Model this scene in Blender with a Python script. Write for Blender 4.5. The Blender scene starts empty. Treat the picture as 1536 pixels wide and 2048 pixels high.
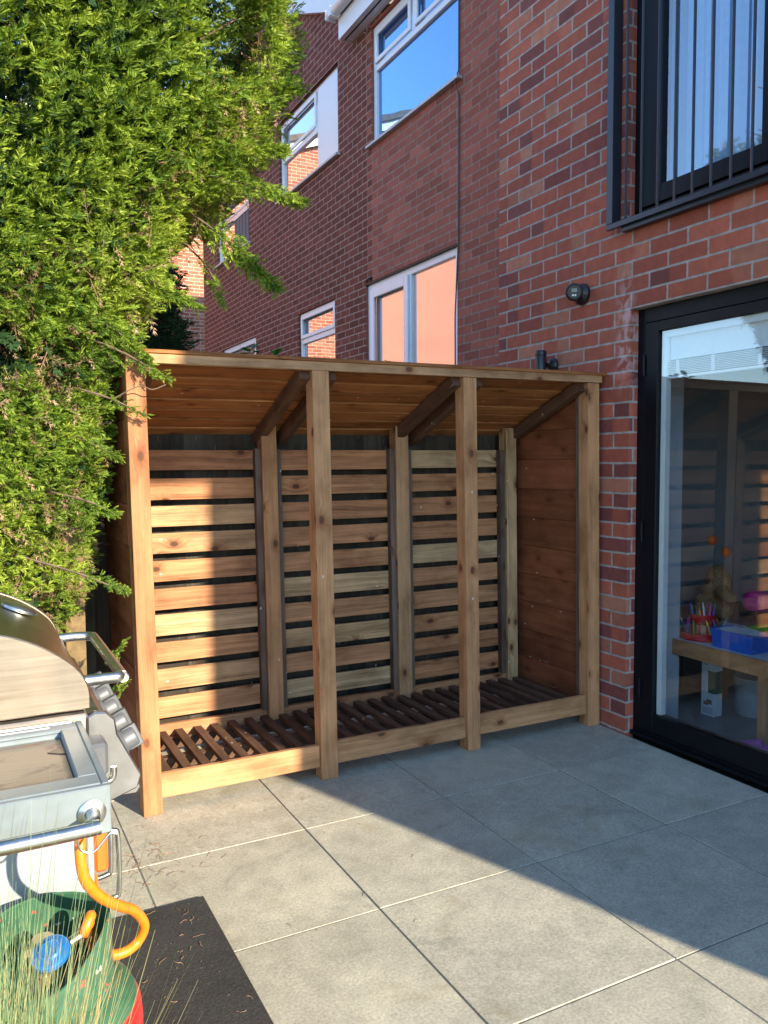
import bpy, bmesh, math, random
import numpy as np
from mathutils import Vector, Matrix
R = math.radians
sc = bpy.context.scene
C = sc.collection

# ------------------------------------------------------------------ camera
cam_d = bpy.data.cameras.new("camera"); cam = bpy.data.objects.new("camera", cam_d); C.objects.link(cam)
sc.camera = cam
CAM = Vector((-2.8986, -3.086, 1.3735))
pitch, roll, yaw = -0.0630, -0.0059, 0.4804
fw = Vector((math.sin(yaw)*math.cos(pitch), math.cos(yaw)*math.cos(pitch), math.sin(pitch)))
rt = Vector((math.cos(yaw), -math.sin(yaw), 0)); up = rt.cross(fw)
r2 = math.cos(roll)*rt + math.sin(roll)*up; u2 = -math.sin(roll)*rt + math.cos(roll)*up
m = Matrix((r2, u2, -fw)).transposed().to_4x4(); m.translation = CAM
cam.matrix_world = m
cam_d.sensor_fit = 'VERTICAL'; cam_d.sensor_height = 36.0; cam_d.lens = 1605.9/2048*36.0
cam_d.clip_start = 0.02; cam_d.clip_end = 600

# ------------------------------------------------------------------ light
SUN_AZ = R(19.0); SUN_EL = R(21.5)          # the sun stands behind the camera, towards +x / -y
to_sun = Vector((math.sin(SUN_AZ)*math.cos(SUN_EL), -math.cos(SUN_AZ)*math.cos(SUN_EL), math.sin(SUN_EL)))
sd = bpy.data.lights.new("sun", 'SUN'); sd.energy = 3.7; sd.angle = R(0.6); sd.color = (1.0, 0.87, 0.68)
so = bpy.data.objects.new("sun", sd); C.objects.link(so)
so.rotation_euler = to_sun.to_track_quat('Z', 'Y').to_euler(); so.location = to_sun*40
w = bpy.data.worlds.new("World"); sc.world = w; w.use_nodes = True
nt = w.node_tree; bg = nt.nodes['Background']
sky = nt.nodes.new('ShaderNodeTexSky'); sky.sky_type = 'NISHITA'; sky.sun_disc = False
sky.sun_elevation = SUN_EL; sky.sun_rotation = math.atan2(to_sun.x, to_sun.y)
sky.air_density = 1.0; sky.dust_density = 0.0; sky.ozone_density = 3.6
nt.links.new(sky.outputs[0], bg.inputs[0]); bg.inputs[1].default_value = 0.15
sc.view_settings.view_transform = 'Standard'; sc.view_settings.look = 'None'
sc.view_settings.exposure = 1.74; sc.view_settings.gamma = 1.0
try:
    sc.cycles.use_denoising = True
    sc.cycles.max_bounces = 8; sc.cycles.transparent_max_bounces = 12
    sc.cycles.sample_clamp_indirect = 6.0
except Exception: pass

# ------------------------------------------------------------------ node helpers
class NT:
    def __init__(s, name):
        s.m = bpy.data.materials.new(name); s.m.use_nodes = True
        s.t = s.m.node_tree; s.t.nodes.clear()
        s.out = s.t.nodes.new('ShaderNodeOutputMaterial')
    def n(s, ty, **kw):
        x = s.t.nodes.new(ty)
        for k, v in kw.items():
            if k.startswith('i_'):
                key = k[2:]; key = int(key) if key.isdigit() else key.replace('_', ' ')
                s.set(x.inputs[key], v)
            else: setattr(x, k, v)
        return x
    def set(s, sock, v):
        if isinstance(v, bpy.types.NodeSocket): s.t.links.new(v, sock)
        elif v is not None: sock.default_value = v
    def math(s, op, a, b=None, c=None, clamp=False):
        x = s.t.nodes.new('ShaderNodeMath'); x.operation = op; x.use_clamp = clamp
        s.set(x.inputs[0], a)
        if b is not None: s.set(x.inputs[1], b)
        if c is not None: s.set(x.inputs[2], c)
        return x.outputs[0]
    def mix(s, f, a, b, mode='MIX'):
        x = s.t.nodes.new('ShaderNodeMix'); x.data_type = 'RGBA'; x.blend_type = mode
        s.set(x.inputs[0], f); s.set(x.inputs[6], a); s.set(x.inputs[7], b)
        return x.outputs[2]
    def comb(s, x, y, z=0.0):
        c = s.t.nodes.new('ShaderNodeCombineXYZ')
        s.set(c.inputs[0], x); s.set(c.inputs[1], y); s.set(c.inputs[2], z); return c.outputs[0]
    def sep(s, v):
        c = s.t.nodes.new('ShaderNodeSeparateXYZ'); s.set(c.inputs[0], v); return c.outputs
    def noise(s, vec, scale, detail=4, rough=.55, dist=0.0, col=False):
        x = s.n('ShaderNodeTexNoise'); s.set(x.inputs['Vector'], vec)
        x.inputs['Scale'].default_value = scale; x.inputs['Detail'].default_value = detail
        x.inputs['Roughness'].default_value = rough; x.inputs['Distortion'].default_value = dist
        return x.outputs[1 if col else 0]
    def ramp(s, fac, stops, interp='LINEAR'):
        x = s.t.nodes.new('ShaderNodeValToRGB'); x.color_ramp.interpolation = interp
        e = x.color_ramp.elements
        while len(e) < len(stops): e.new(.5)
        for k, (p, c) in enumerate(stops):
            e[k].position = p; e[k].color = (c[0], c[1], c[2], 1) if len(c) == 3 else c
        s.set(x.inputs[0], fac); return x.outputs[0]
    def smooth(s, v, a, b, lo=0.0, hi=1.0):
        x = s.t.nodes.new('ShaderNodeMapRange'); x.interpolation_type = 'SMOOTHSTEP'
        s.set(x.inputs[0], v); x.inputs[1].default_value = a; x.inputs[2].default_value = b
        x.inputs[3].default_value = lo; x.inputs[4].default_value = hi; return x.outputs[0]
    def pos(s): return s.n('ShaderNodeNewGeometry').outputs['Position']
    def bump(s, h, strength=.3, dist=.01, normal=None):
        x = s.n('ShaderNodeBump'); s.set(x.inputs['Height'], h)
        x.inputs['Strength'].default_value = strength; x.inputs['Distance'].default_value = dist
        if normal is not None: s.set(x.inputs['Normal'], normal)
        return x.outputs[0]
    def bsdf(s, col, rough=.6, metal=0.0, normal=None, spec=.5, **kw):
        b = s.n('ShaderNodeBsdfPrincipled')
        if isinstance(col, tuple) and len(col) == 3: col = col+(1,)
        s.set(b.inputs['Base Color'], col); s.set(b.inputs['Roughness'], rough); s.set(b.inputs['Metallic'], metal)
        s.set(b.inputs['Specular IOR Level'], spec)
        for k, v in kw.items(): s.set(b.inputs[k], v)
        if normal is not None: s.set(b.inputs['Normal'], normal)
        return b.outputs[0]
    def done(s, sh): s.t.links.new(sh, s.out.inputs[0]); return s.m

def c4(r, g, b): return (r, g, b, 1)

def brick_mat(name, cols, mortar, z0=.0083, y0=.0, bump=.55, tint=.5, stain=0.0):
    """cols: list of (position, colour) stops the random number of each brick picks from"""
    t = NT(name)
    P = t.pos(); px, py, pz = t.sep(P)
    N = t.n('ShaderNodeNewGeometry').outputs['Normal']; nx, ny, nz = t.sep(N)
    fx = t.math('GREATER_THAN', t.math('ABSOLUTE', nx), .5)
    U = t.math('ADD', t.math('MULTIPLY', py, fx), t.math('MULTIPLY', t.math('ADD', px, .06), t.math('SUBTRACT', 1.0, fx)))
    wob = t.noise(P, 9.0, 2); wob2 = t.math('MULTIPLY', t.math('SUBTRACT', wob, .5), .006)
    V = t.math('ADD', t.math('SUBTRACT', pz, z0), wob2)
    row = t.math('FLOOR', t.math('DIVIDE', V, .075))
    par = t.math('MODULO', t.math('ABSOLUTE', row), 2.0)
    jit = t.n('ShaderNodeTexWhiteNoise', noise_dimensions='1D'); t.set(jit.inputs['W'], row)
    U2 = t.math('ADD', t.math('ADD', t.math('SUBTRACT', U, y0), t.math('MULTIPLY', par, .1125)),
                t.math('MULTIPLY', t.math('SUBTRACT', jit.outputs[0], .5), .004))
    U2 = t.math('ADD', U2, 50*.225)
    cu = t.math('DIVIDE', U2, .225); col = t.math('FLOOR', cu)
    fu = t.math('MULTIPLY', t.math('SUBTRACT', cu, col), .225)
    fv = t.math('MULTIPLY', t.math('SUBTRACT', t.math('DIVIDE', V, .075), row), .075)
    du = t.math('MINIMUM', fu, t.math('SUBTRACT', .225, fu)); dv = t.math('MINIMUM', fv, t.math('SUBTRACT', .075, fv))
    d = t.math('MINIMUM', du, dv)
    edge = t.noise(P, 90.0, 3); d = t.math('ADD', d, t.math('MULTIPLY', t.math('SUBTRACT', edge, .5), .005))
    face = t.smooth(d, .0042, .0068)
    wn = t.n('ShaderNodeTexWhiteNoise', noise_dimensions='2D'); t.set(wn.inputs['Vector'], t.comb(col, row))
    rnd = wn.outputs[0]; rs = t.sep(wn.outputs[1])
    # some bricks are burnt at one end only
    end = t.smooth(fu, .09, .13); pick = t.math('GREATER_THAN', rs[1], .72)
    sel = t.math('ADD', rnd, t.math('MULTIPLY', t.math('MULTIPLY', end, pick), -.45), clamp=True)
    base = t.ramp(sel, cols)
    n1 = t.noise(P, 22.0, 5); n2 = t.noise(P, 240.0, 3); n3 = t.noise(P, 1.3, 3)
    v = t.math('ADD', t.math('MULTIPLY', n1, .55), t.math('MULTIPLY', n2, .45))
    base = t.mix(tint, base, t.mix(1.0, base, t.ramp(v, [(.3, (.55, .55, .55)), (.7, (1.5, 1.42, 1.4))]), 'MULTIPLY'))
    base = t.mix(1.0, base, t.ramp(rs[2], [(0, (.86, .86, .86)), (1, (1.14, 1.14, 1.14))]), 'MULTIPLY')
    base = t.mix(1.0, base, t.ramp(n3, [(.3, (.88, .88, .88)), (.7, (1.08, 1.08, 1.08))]), 'MULTIPLY')
    # mineral drag marks
    sp = t.smooth(t.noise(P, 70.0, 3, .7), .68, .78); base = t.mix(t.math('MULTIPLY', sp, .35), base, (.45, .33, .30, 1))
    mo = t.mix(1.0, c4(*mortar), t.ramp(n1, [(.3, (.72, .72, .72)), (.7, (1.2, 1.2, 1.2))]), 'MULTIPLY')
    colr = t.mix(face, mo, base)
    if stain:   # white salt bloom beside the door head
        dy = t.math('ABSOLUTE', t.math('SUBTRACT', py, -.1)); s1 = t.smooth(dy, .0, .09, 1, 0)
        s2 = t.smooth(t.math('ABSOLUTE', t.math('SUBTRACT', pz, 2.0)), .1, .35, 1, 0)
        sn = t.smooth(n1, .42, .6)
        colr = t.mix(t.math('MULTIPLY', t.math('MULTIPLY', s1, s2), t.math('MULTIPLY', sn, stain)), colr, (.62, .58, .62, 1))
    h = t.math('ADD', face, t.math('MULTIPLY', v, .35))
    return t.done(t.bsdf(colr, .86, normal=t.bump(h, bump, .006), spec=.3))

M = {}
M['brick_near'] = brick_mat('brick_near', [(0, (.19, .060, .052)), (.10, (.22, .062, .052)), (.20, (.32, .083, .053)), (.72, (.38, .104, .062)), (.86, (.37, .108, .066)), (1, (.41, .175, .11))],
                            (.36, .305, .275), z0=.0083, y0=-.026+.1125, stain=.4)
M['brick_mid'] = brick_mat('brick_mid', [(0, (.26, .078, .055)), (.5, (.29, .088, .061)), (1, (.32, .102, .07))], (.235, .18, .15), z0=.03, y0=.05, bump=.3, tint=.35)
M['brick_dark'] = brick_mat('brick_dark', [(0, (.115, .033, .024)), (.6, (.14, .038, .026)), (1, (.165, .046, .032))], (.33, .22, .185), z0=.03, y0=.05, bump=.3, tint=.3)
M['brick_far'] = brick_mat('brick_far', [(0, (.36, .11, .06)), (.6, (.45, .15, .08)), (1, (.50, .20, .12))], (.55, .45, .36), z0=.02, y0=.0, bump=.3, tint=.3)

def wood_mat(name, tones, rough=.72, grain=1.0, knots=1.0, dark=.55, sat=1.0):
    t = NT(name)
    uv = t.n('ShaderNodeUVMap').outputs[0]; u, v, _ = t.sep(uv)
    at = t.n('ShaderNodeAttribute', attribute_name='bid').outputs['Fac']
    wn = t.n('ShaderNodeTexWhiteNoise', noise_dimensions='1D'); t.set(wn.inputs['W'], at)
    rid = wn.outputs[0]; rc = t.sep(wn.outputs[1])
    off = t.math('MULTIPLY', rid, 37.0)
    uo = t.math('ADD', u, off); vo = t.math('ADD', v, t.math('MULTIPLY', rc[0], 11.0))
    # knots
    kv = t.comb(t.math('MULTIPLY', uo, 5.5), t.math('MULTIPLY', vo, 9.0), 0.0)
    vor = t.n('ShaderNodeTexVoronoi', feature='F1', voronoi_dimensions='2D'); t.set(vor.inputs['Vector'], kv); vor.inputs['Scale'].default_value = 1.0
    kd = vor.outputs['Distance']
    kc = t.sep(vor.outputs['Color'])[0]
    near = t.smooth(kd, .0, .42, 1, 0)
    has = t.math('GREATER_THAN', kc, .66)
    near = t.math('MULTIPLY', near, has)
    # grain flows round the knots
    vw = t.math('ADD', vo, t.math('MULTIPLY', near, .03))
    vw = t.math('ADD', vw, t.math('MULTIPLY', t.math('SUBTRACT', t.noise(t.comb(t.math('MULTIPLY', uo, 1.1), t.math('MULTIPLY', vo, 3.0), 0), 1.5, 2), .5), .05))
    g1 = t.noise(t.comb(t.math('MULTIPLY', uo, 1.0), t.math('MULTIPLY', vw, 42.0), rid), 1.0, 5, .6)
    g2 = t.noise(t.comb(t.math('MULTIPLY', uo, 5.0), t.math('MULTIPLY', vw, 260.0), rid), 1.0, 3, .6)
    g3 = t.noise(t.comb(t.math('MULTIPLY', uo, 3.0), t.math('MULTIPLY', vo, 6.0), rid), 1.2, 4, .6)
    base = t.ramp(rc[2], tones)
    g = t.math('ADD', t.math('MULTIPLY', g1, .62), t.math('MULTIPLY', g2, .38))
    lo = 1-.58*grain; hi = 1+.45*grain
    base = t.mix(1.0, base, t.ramp(g, [(.32, (lo, lo*.92, lo*.84)), (.5, (1, 1, 1)), (.68, (hi, hi, hi*1.02))]), 'MULTIPLY')
    base = t.mix(1.0, base, t.ramp(g3, [(.3, (.62, .56, .52)), (.5, (1, 1, 1)), (.7, (1.28, 1.26, 1.26))]), 'MULTIPLY')
    # reddish halo and dark heart of each knot
    halo = t.math('MULTIPLY', t.math('MULTIPLY', t.smooth(kd, .09, .34, 1, 0), has), .6*knots)
    base = t.mix(halo, base, t.mix(1.0, base, (.62, .40, .30, 1), 'MULTIPLY'))
    core = t.math('MULTIPLY', t.math('MULTIPLY', t.smooth(kd, .07, .135, 1, 0), has), .85*knots)
    base = t.mix(core, base, (.055, .025, .014, 1))
    # pale resin streaks, scuffs and nail spots
    P = t.pos()
    sc1 = t.smooth(t.noise(t.comb(t.math('MULTIPLY', uo, 6.0), t.math('MULTIPLY', vo, 30.0), rid), 1.0, 3, .7), .66, .76)
    base = t.mix(t.math('MULTIPLY', sc1, .35), base, (.50, .36, .25, 1))
    sp = t.n('ShaderNodeTexVoronoi', feature='F1', voronoi_dimensions='2D'); t.set(sp.inputs['Vector'], t.comb(t.math('MULTIPLY', uo, 6.0), t.math('MULTIPLY', vo, 9.0), rid)); sp.inputs['Scale'].default_value = 1.0
    spk = t.math('MULTIPLY', t.smooth(sp.outputs['Distance'], .025, .05, 1, 0), t.math('GREATER_THAN', t.sep(sp.outputs['Color'])[1], .86))
    base = t.mix(t.math('MULTIPLY', spk, .7), base, (.65, .58, .5, 1))
    h = t.math('ADD', g, t.math('MULTIPLY', core, -.5))
    return t.done(t.bsdf(base, rough, normal=t.bump(h, .35, .003), spec=.25))

M['wood'] = wood_mat('wood', [(0, (.30, .130, .058)), (.35, (.38, .170, .075)), (.72, (.37, .18, .082)), (.82, (.42, .255, .125)), (1, (.42, .275, .14))])
M['wood_post'] = wood_mat('wood_post', [(0, (.34, .135, .052)), (.5, (.36, .162, .072)), (1, (.35, .19, .095))], grain=.6, knots=.8)
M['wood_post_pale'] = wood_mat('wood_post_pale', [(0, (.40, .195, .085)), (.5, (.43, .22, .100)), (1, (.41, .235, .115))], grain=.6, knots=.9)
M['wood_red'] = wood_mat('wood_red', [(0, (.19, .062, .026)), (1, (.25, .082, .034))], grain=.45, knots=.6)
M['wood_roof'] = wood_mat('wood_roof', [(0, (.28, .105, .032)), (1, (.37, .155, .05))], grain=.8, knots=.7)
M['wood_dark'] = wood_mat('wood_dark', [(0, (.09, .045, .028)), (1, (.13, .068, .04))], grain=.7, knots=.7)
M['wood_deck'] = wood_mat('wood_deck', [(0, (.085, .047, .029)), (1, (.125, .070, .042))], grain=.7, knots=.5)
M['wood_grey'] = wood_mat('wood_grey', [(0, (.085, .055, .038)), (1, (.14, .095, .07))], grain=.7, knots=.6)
M['fence'] = wood_mat('fence', [(0, (.030, .025, .017)), (.5, (.042, .030, .020)), (1, (.065, .055, .04))], grain=.9)
M['table_wood'] = wood_mat('table_wood', [(0, (.42, .20, .085)), (1, (.48, .24, .11))], grain=.3, knots=.15, rough=.45)

def slab_mat():
    t = NT('porcelain_slab'); P = t.pos()
    at = t.n('ShaderNodeAttribute', attribute_name='bid').outputs['Fac']
    wn = t.n('ShaderNodeTexWhiteNoise', noise_dimensions='1D'); t.set(wn.inputs['W'], at)
    px, py, pz = t.sep(P)
    vec = t.comb(t.math('ADD', px, t.math('MULTIPLY', wn.outputs[0], 13)), py, wn.outputs[0])
    a = t.noise(vec, 2.4, 5, .6, .5); b = t.noise(vec, 11, 6, .65, .3); c = t.noise(vec, 120, 3, .7); d = t.noise(P, .9, 3, .5)
    v = t.math('ADD', t.math('MULTIPLY', a, .45), t.math('MULTIPLY', b, .55))
    col = t.ramp(v, [(.36, (.32, .305, .238)), (.5, (.395, .375, .295)), (.64, (.475, .45, .345))])
    col = t.mix(1.0, col, t.ramp(c, [(.34, (.78, .78, .78)), (.66, (1.2, 1.2, 1.2))]), 'MULTIPLY')
    # rusty or mossy damp tints, stains
    st = t.smooth(t.noise(P, 3.1, 4, .65, .6), .56, .72)
    col = t.mix(t.math('MULTIPLY', st, .5), col, (.29, .25, .155, 1))
    dk = t.smooth(t.noise(vec, 3.6, 6, .75, 1.0), .54, .70)
    col = t.mix(t.math('MULTIPLY', dk, .32), col, (.13, .13, .115, 1))
    sp = t.n('ShaderNodeTexVoronoi', feature='F1'); t.set(sp.inputs['Vector'], P); sp.inputs['Scale'].default_value = 21
    spk = t.math('MULTIPLY', t.smooth(sp.outputs['Distance'], .05, .09, 1, 0), t.math('GREATER_THAN', t.sep(sp.outputs['Color'])[1], .93))
    col = t.mix(t.math('MULTIPLY', spk, .5), col, (.55, .52, .45, 1))
    col = t.mix(1.0, col, t.ramp(wn.outputs[0], [(0, (.93, .93, .94)), (1, (1.06, 1.05, 1.03))]), 'MULTIPLY')
    ro = t.ramp(b, [(.3, (.55, .55, .55)), (.7, (.75, .75, .75))])
    return t.done(t.bsdf(col, ro, normal=t.bump(t.math('ADD', t.math('MULTIPLY', c, .6), b), .25, .002), spec=.4))
M['slab'] = slab_mat()

def plain(name, col, rough=.5, metal=0.0, var=.12, scale=30, bump=.05, spec=.5, **kw):
    t = NT(name); P = t.pos(); a = t.noise(P, scale, 4)
    lo, hi = 1-var, 1+var
    cc = t.mix(1.0, c4(*col), t.ramp(a, [(.3, (lo, lo, lo)), (.7, (hi, hi, hi))]), 'MULTIPLY')
    return t.done(t.bsdf(cc, rough, metal, normal=t.bump(a, bump, .002), spec=spec, **kw))
M['grout'] = plain('grout', (.16, .15, .13), .9)
M['soil'] = plain('soil', (.07, .055, .04), .95, var=.5)
M['black_alu'] = plain('black_alu', (.004, .005, .008), .45, var=.2, bump=.02, spec=.22)
M['black_steel'] = plain('black_steel', (.014, .018, .028), .36, var=.2, bump=.02)
M['white_upvc'] = plain('white_upvc', (.72, .73, .76), .3, var=.03, bump=.01)
M['white_in'] = plain('white_in', (.88, .90, .91), .35, var=.02, bump=.01)
M['white_paint'] = plain('white_paint', (.78, .77, .74), .5, var=.05, scale=8)
M['sill_alu'] = plain('sill_alu', (.45, .46, .48), .4, var=.1)
M['black_plastic'] = plain('black_plastic', (.013, .014, .017), .38, var=.1)
M['roof_tile'] = plain('roof_tile', (.12, .10, .09), .8, var=.3, scale=6)
M['wall_in'] = plain('wall_in', (.24, .26, .29), .8, var=.03, scale=4)
M['wall_return'] = plain('wall_return', (.50, .54, .60), .8, var=.03, scale=4)
M['floor_in'] = plain('floor_in', (.16, .18, .20), .35, var=.15, scale=3)
M['rubber'] = None
M['grill_grey'] = plain('grill_grey', (.30, .32, .33), .42, .0, var=.07, scale=5)
M['shelf_grey'] = plain('shelf_grey', (.21, .245, .25), .45, .3, var=.18, scale=9)
M['knob_grey'] = plain('knob_grey', (.11, .115, .12), .45, .2, var=.1)
M['orange_hose'] = plain('orange_hose', (.92, .20, .008), .38, var=.08, scale=60)
M['orange_cloth'] = plain('orange_cloth', (.85, .13, .01), .55)
M['red_plastic'] = plain('red_plastic', (.62, .02, .02), .35)
M['blue_plastic'] = plain('blue_plastic', (.02, .12, .55), .3)
M['green_plastic'] = plain('green_plastic', (.10, .50, .03), .35)
M['paper'] = plain('paper', (.75, .78, .80), .7, var=.06, scale=20)
M['purple'] = plain('purple', (.50, .08, .42), .5)
M['magenta'] = plain('magenta', (.80, .03, .30), .5)
M['brown_fur'] = plain('brown_fur', (.34, .19, .09), .9, var=.35, scale=90, bump=.5)
M['brass'] = plain('brass', (.55, .45, .30), .35, 1.0)

def rubber():
    t = NT('rubber_mat'); P = t.pos()
    a = t.noise(P, 130, 3, .7); b = t.noise(P, 5, 4)
    col = t.ramp(t.math('ADD', t.math('MULTIPLY', a, .6), t.math('MULTIPLY', b, .4)), [(.3, (.026, .026, .024)), (.7, (.065, .062, .058))])
    f = t.smooth(t.noise(P, 60, 3, .8), .64, .72); col = t.mix(t.math('MULTIPLY', f, .5), col, (.20, .17, .13, 1))
    return t.done(t.bsdf(col, .9, normal=t.bump(a, .7, .004), spec=.2))
M['rubber'] = rubber()

def steel(name, col, rough, axis_scale, var=.25, rust=0.0):
    t = NT(name); P = t.pos(); x, y, z = t.sep(P)
    v = t.comb(t.math('MULTIPLY', x, axis_scale[0]), t.math('MULTIPLY', y, axis_scale[1]), t.math('MULTIPLY', z, axis_scale[2]))
    a = t.noise(v, 1.0, 4, .6); b = t.noise(P, 7, 4, .6)
    ro = t.math('ADD', t.math('MULTIPLY', t.math('ADD', t.math('MULTIPLY', a, .6), t.math('MULTIPLY', b, .4)), var), rough-var*.5)
    cc = t.mix(1.0, c4(*col), t.ramp(t.math('ADD', t.math('MULTIPLY', a, .5), t.math('MULTIPLY', b, .5)), [(.3, (.78, .76, .72)), (.7, (1.1, 1.1, 1.1))]), 'MULTIPLY')
    met = 1.0
    if rust:
        r = t.smooth(t.noise(t.comb(t.math('MULTIPLY', x, 4), t.math('MULTIPLY', y, 9), z), 2.2, 6, .7, .6), .47, .66)
        r = t.math('MULTIPLY', r, rust)
        cc = t.mix(r, cc, (.26, .14, .07, 1)); met = t.math('SUBTRACT', 1.0, t.math('MULTIPLY', r, .8))
        ro = t.math('ADD', ro, t.math('MULTIPLY', r, .3))
    return t.done(t.bsdf(cc, ro, met, normal=t.bump(a, .06, .001)))
M['steel_hood'] = steel('steel_hood', (.36, .34, .25), .33, (60, 3, 60))
M['steel_cap'] = steel('steel_cap', (.34, .29, .23), .42, (6, 200, 200), var=.2, rust=.12)
M['steel_skirt'] = steel('steel_skirt', (.50, .46, .42), .5, (6, 60, 60), rust=.45)
M['steel_tube'] = steel('steel_tube', (.58, .58, .57), .33, (30, 30, 30))
M['steel_pan'] = steel('steel_pan', (.34, .32, .28), .55, (6, 150, 20), rust=.9)
M['steel_plate'] = steel('steel_plate', (.36, .36, .36), .38, (20, 20, 20), rust=.1)

def glass(name, boost, tint, rough=0.0):
    t = NT(name)
    fr = t.n('ShaderNodeFresnel'); fr.inputs[0].default_value = 1.5
    f = t.math('MULTIPLY_ADD', fr.outputs[0], boost, .02, clamp=True)
    f = t.math('MULTIPLY', f, t.math('SUBTRACT', 1.0, t.n('ShaderNodeNewGeometry').outputs['Backfacing']))
    g = t.n('ShaderNodeBsdfGlossy'); g.inputs['Roughness'].default_value = rough; g.inputs['Color'].default_value = (1, 1, 1, 1)
    tr = t.n('ShaderNodeBsdfTransparent'); tr.inputs[0].default_value = c4(*tint)
    mx = t.n('ShaderNodeMixShader'); t.set(mx.inputs[0], f); t.set(mx.inputs[1], tr.outputs[0]); t.set(mx.inputs[2], g.outputs[0])
    return t.done(mx.outputs[0])
M['glass'] = glass('glass', 2.35, (.90, .93, .94))
M['glass_up'] = glass('glass_up', 3.6, (.80, .88, .95))
def pane_mat(name, boost, add, dark, rough=0.0, wob=0.0, gc=(1, 1, 1)):
    t = NT(name); fr = t.n('ShaderNodeFresnel'); fr.inputs[0].default_value = 1.5
    f = t.math('MULTIPLY_ADD', fr.outputs[0], boost, add, clamp=True)
    g = t.n('ShaderNodeBsdfGlossy'); g.inputs['Roughness'].default_value = rough
    g.inputs['Color'].default_value = c4(*gc)
    if wob:
        nz = t.noise(t.pos(), 1.6, 1); nb = t.bump(nz, wob, .02); t.set(g.inputs['Normal'], nb)
    d = t.bsdf(dark, .6)
    mx = t.n('ShaderNodeMixShader'); t.set(mx.inputs[0], f); t.set(mx.inputs[1], d); t.set(mx.inputs[2], g.outputs[0])
    return t.done(mx.outputs[0])
M['pane'] = pane_mat('pane', 2.8, .20, (.02, .025, .03), wob=.05)
M['pane_peach'] = pane_mat('pane_peach', 3.2, .26, (.36, .22, .18), rough=.10, wob=.03)  # peach base colour stands in for the sunlit brick mirrored in the door
M['pane_sky'] = pane_mat('pane_sky', 3.2, .28, (.02, .025, .03), wob=.05, gc=(.36, .60, 1.0))  # gloss tinted blue to deepen the reflected sky
M['pane_juliet'] = pane_mat('pane_juliet', 2.2, .30, (.28, .36, .46), wob=.05)

def paint_cyl():
    t = NT('gas_bottle_paint'); P = t.pos(); x, y, z = t.sep(P)
    a = t.noise(P, 40, 4); b = t.noise(P, 13, 4, .6)
    zz = t.math('ADD', z, t.math('MULTIPLY', t.math('SUBTRACT', b, .5), .015))
    sl_ = t.math('SUBTRACT', t.math('SUBTRACT', t.math('MULTIPLY', t.math('ADD', x, 2.795), .9), t.math('MULTIPLY', t.math('ADD', y, 1.60), .45)), t.math('MULTIPLY', t.math('SUBTRACT', zz, .30), .55))
    red = t.math('MULTIPLY', t.smooth(sl_, -.045, -.036), t.smooth(zz, .408, .414, 1, 0))
    col = t.mix(red, (.040, .115, .062, 1), (.66, .012, .012, 1))
    chip = t.smooth(t.noise(P, 33, 3, .6, .4), .655, .675)
    col = t.mix(t.math('MULTIPLY', chip, t.math('SUBTRACT', 1.0, red)), col, (.45, .08, .05, 1))
    sc_ = t.smooth(t.noise(P, 21, 2, .6), .71, .73); col = t.mix(sc_, col, (.6, .58, .52, 1))
    col = t.mix(1.0, col, t.ramp(a, [(.3, (.85, .85, .85)), (.7, (1.12, 1.12, 1.12))]), 'MULTIPLY')
    return t.done(t.bsdf(col, .38, normal=t.bump(b, .08, .002)))
M['bottle'] = paint_cyl()
def leaf_mat(name, stops, trans=.35):
    t = NT(name)
    at = t.n('ShaderNodeAttribute', attribute_name='bid').outputs['Fac']
    P = t.pos()
    n = t.noise(P, 2.6, 3)
    f = t.math('ADD', t.math('MULTIPLY', at, .75), t.math('MULTIPLY', t.math('SUBTRACT', n, .3), .6), clamp=True)
    col = t.ramp(f, stops)
    b = t.bsdf(col, .55, spec=.25)
    tl = t.n('ShaderNodeBsdfTranslucent'); t.set(tl.inputs[0], t.mix(1.0, col, (1.2, 1.15, .5, 1), 'MULTIPLY'))
    mx = t.n('ShaderNodeMixShader'); mx.inputs[0].default_value = trans; t.set(mx.inputs[1], b); t.set(mx.inputs[2], tl.outputs[0])
    return t.done(mx.outputs[0])
M['conifer'] = leaf_mat('conifer', [(0, (.030, .075, .016)), (.28, (.10, .185, .026)), (.6, (.26, .36, .040)), (1, (.48, .56, .09))])
M['conifer_dark'] = leaf_mat('conifer_dark', [(0, (.018, .045, .018)), (1, (.04, .09, .028))], .2)  # darker leaf greens; the far tree's shade is put into this colour
M['dead_twig'] = leaf_mat('dead_twig', [(0, (.16, .09, .055)), (.5, (.30, .18, .11)), (1, (.46, .31, .20))], .1)
M['bark'] = plain('bark', (.13, .085, .055), .9, var=.4, scale=25, bump=.6)
M['grass_green'] = leaf_mat('grass_green', [(0, (.15, .24, .12)), (.5, (.28, .37, .19)), (.72, (.50, .44, .20)), (1, (.72, .56, .30))], .35)
M['leaf_green'] = leaf_mat('leaf_green', [(0, (.03, .10, .02)), (1, (.08, .22, .03))], .3)

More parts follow.
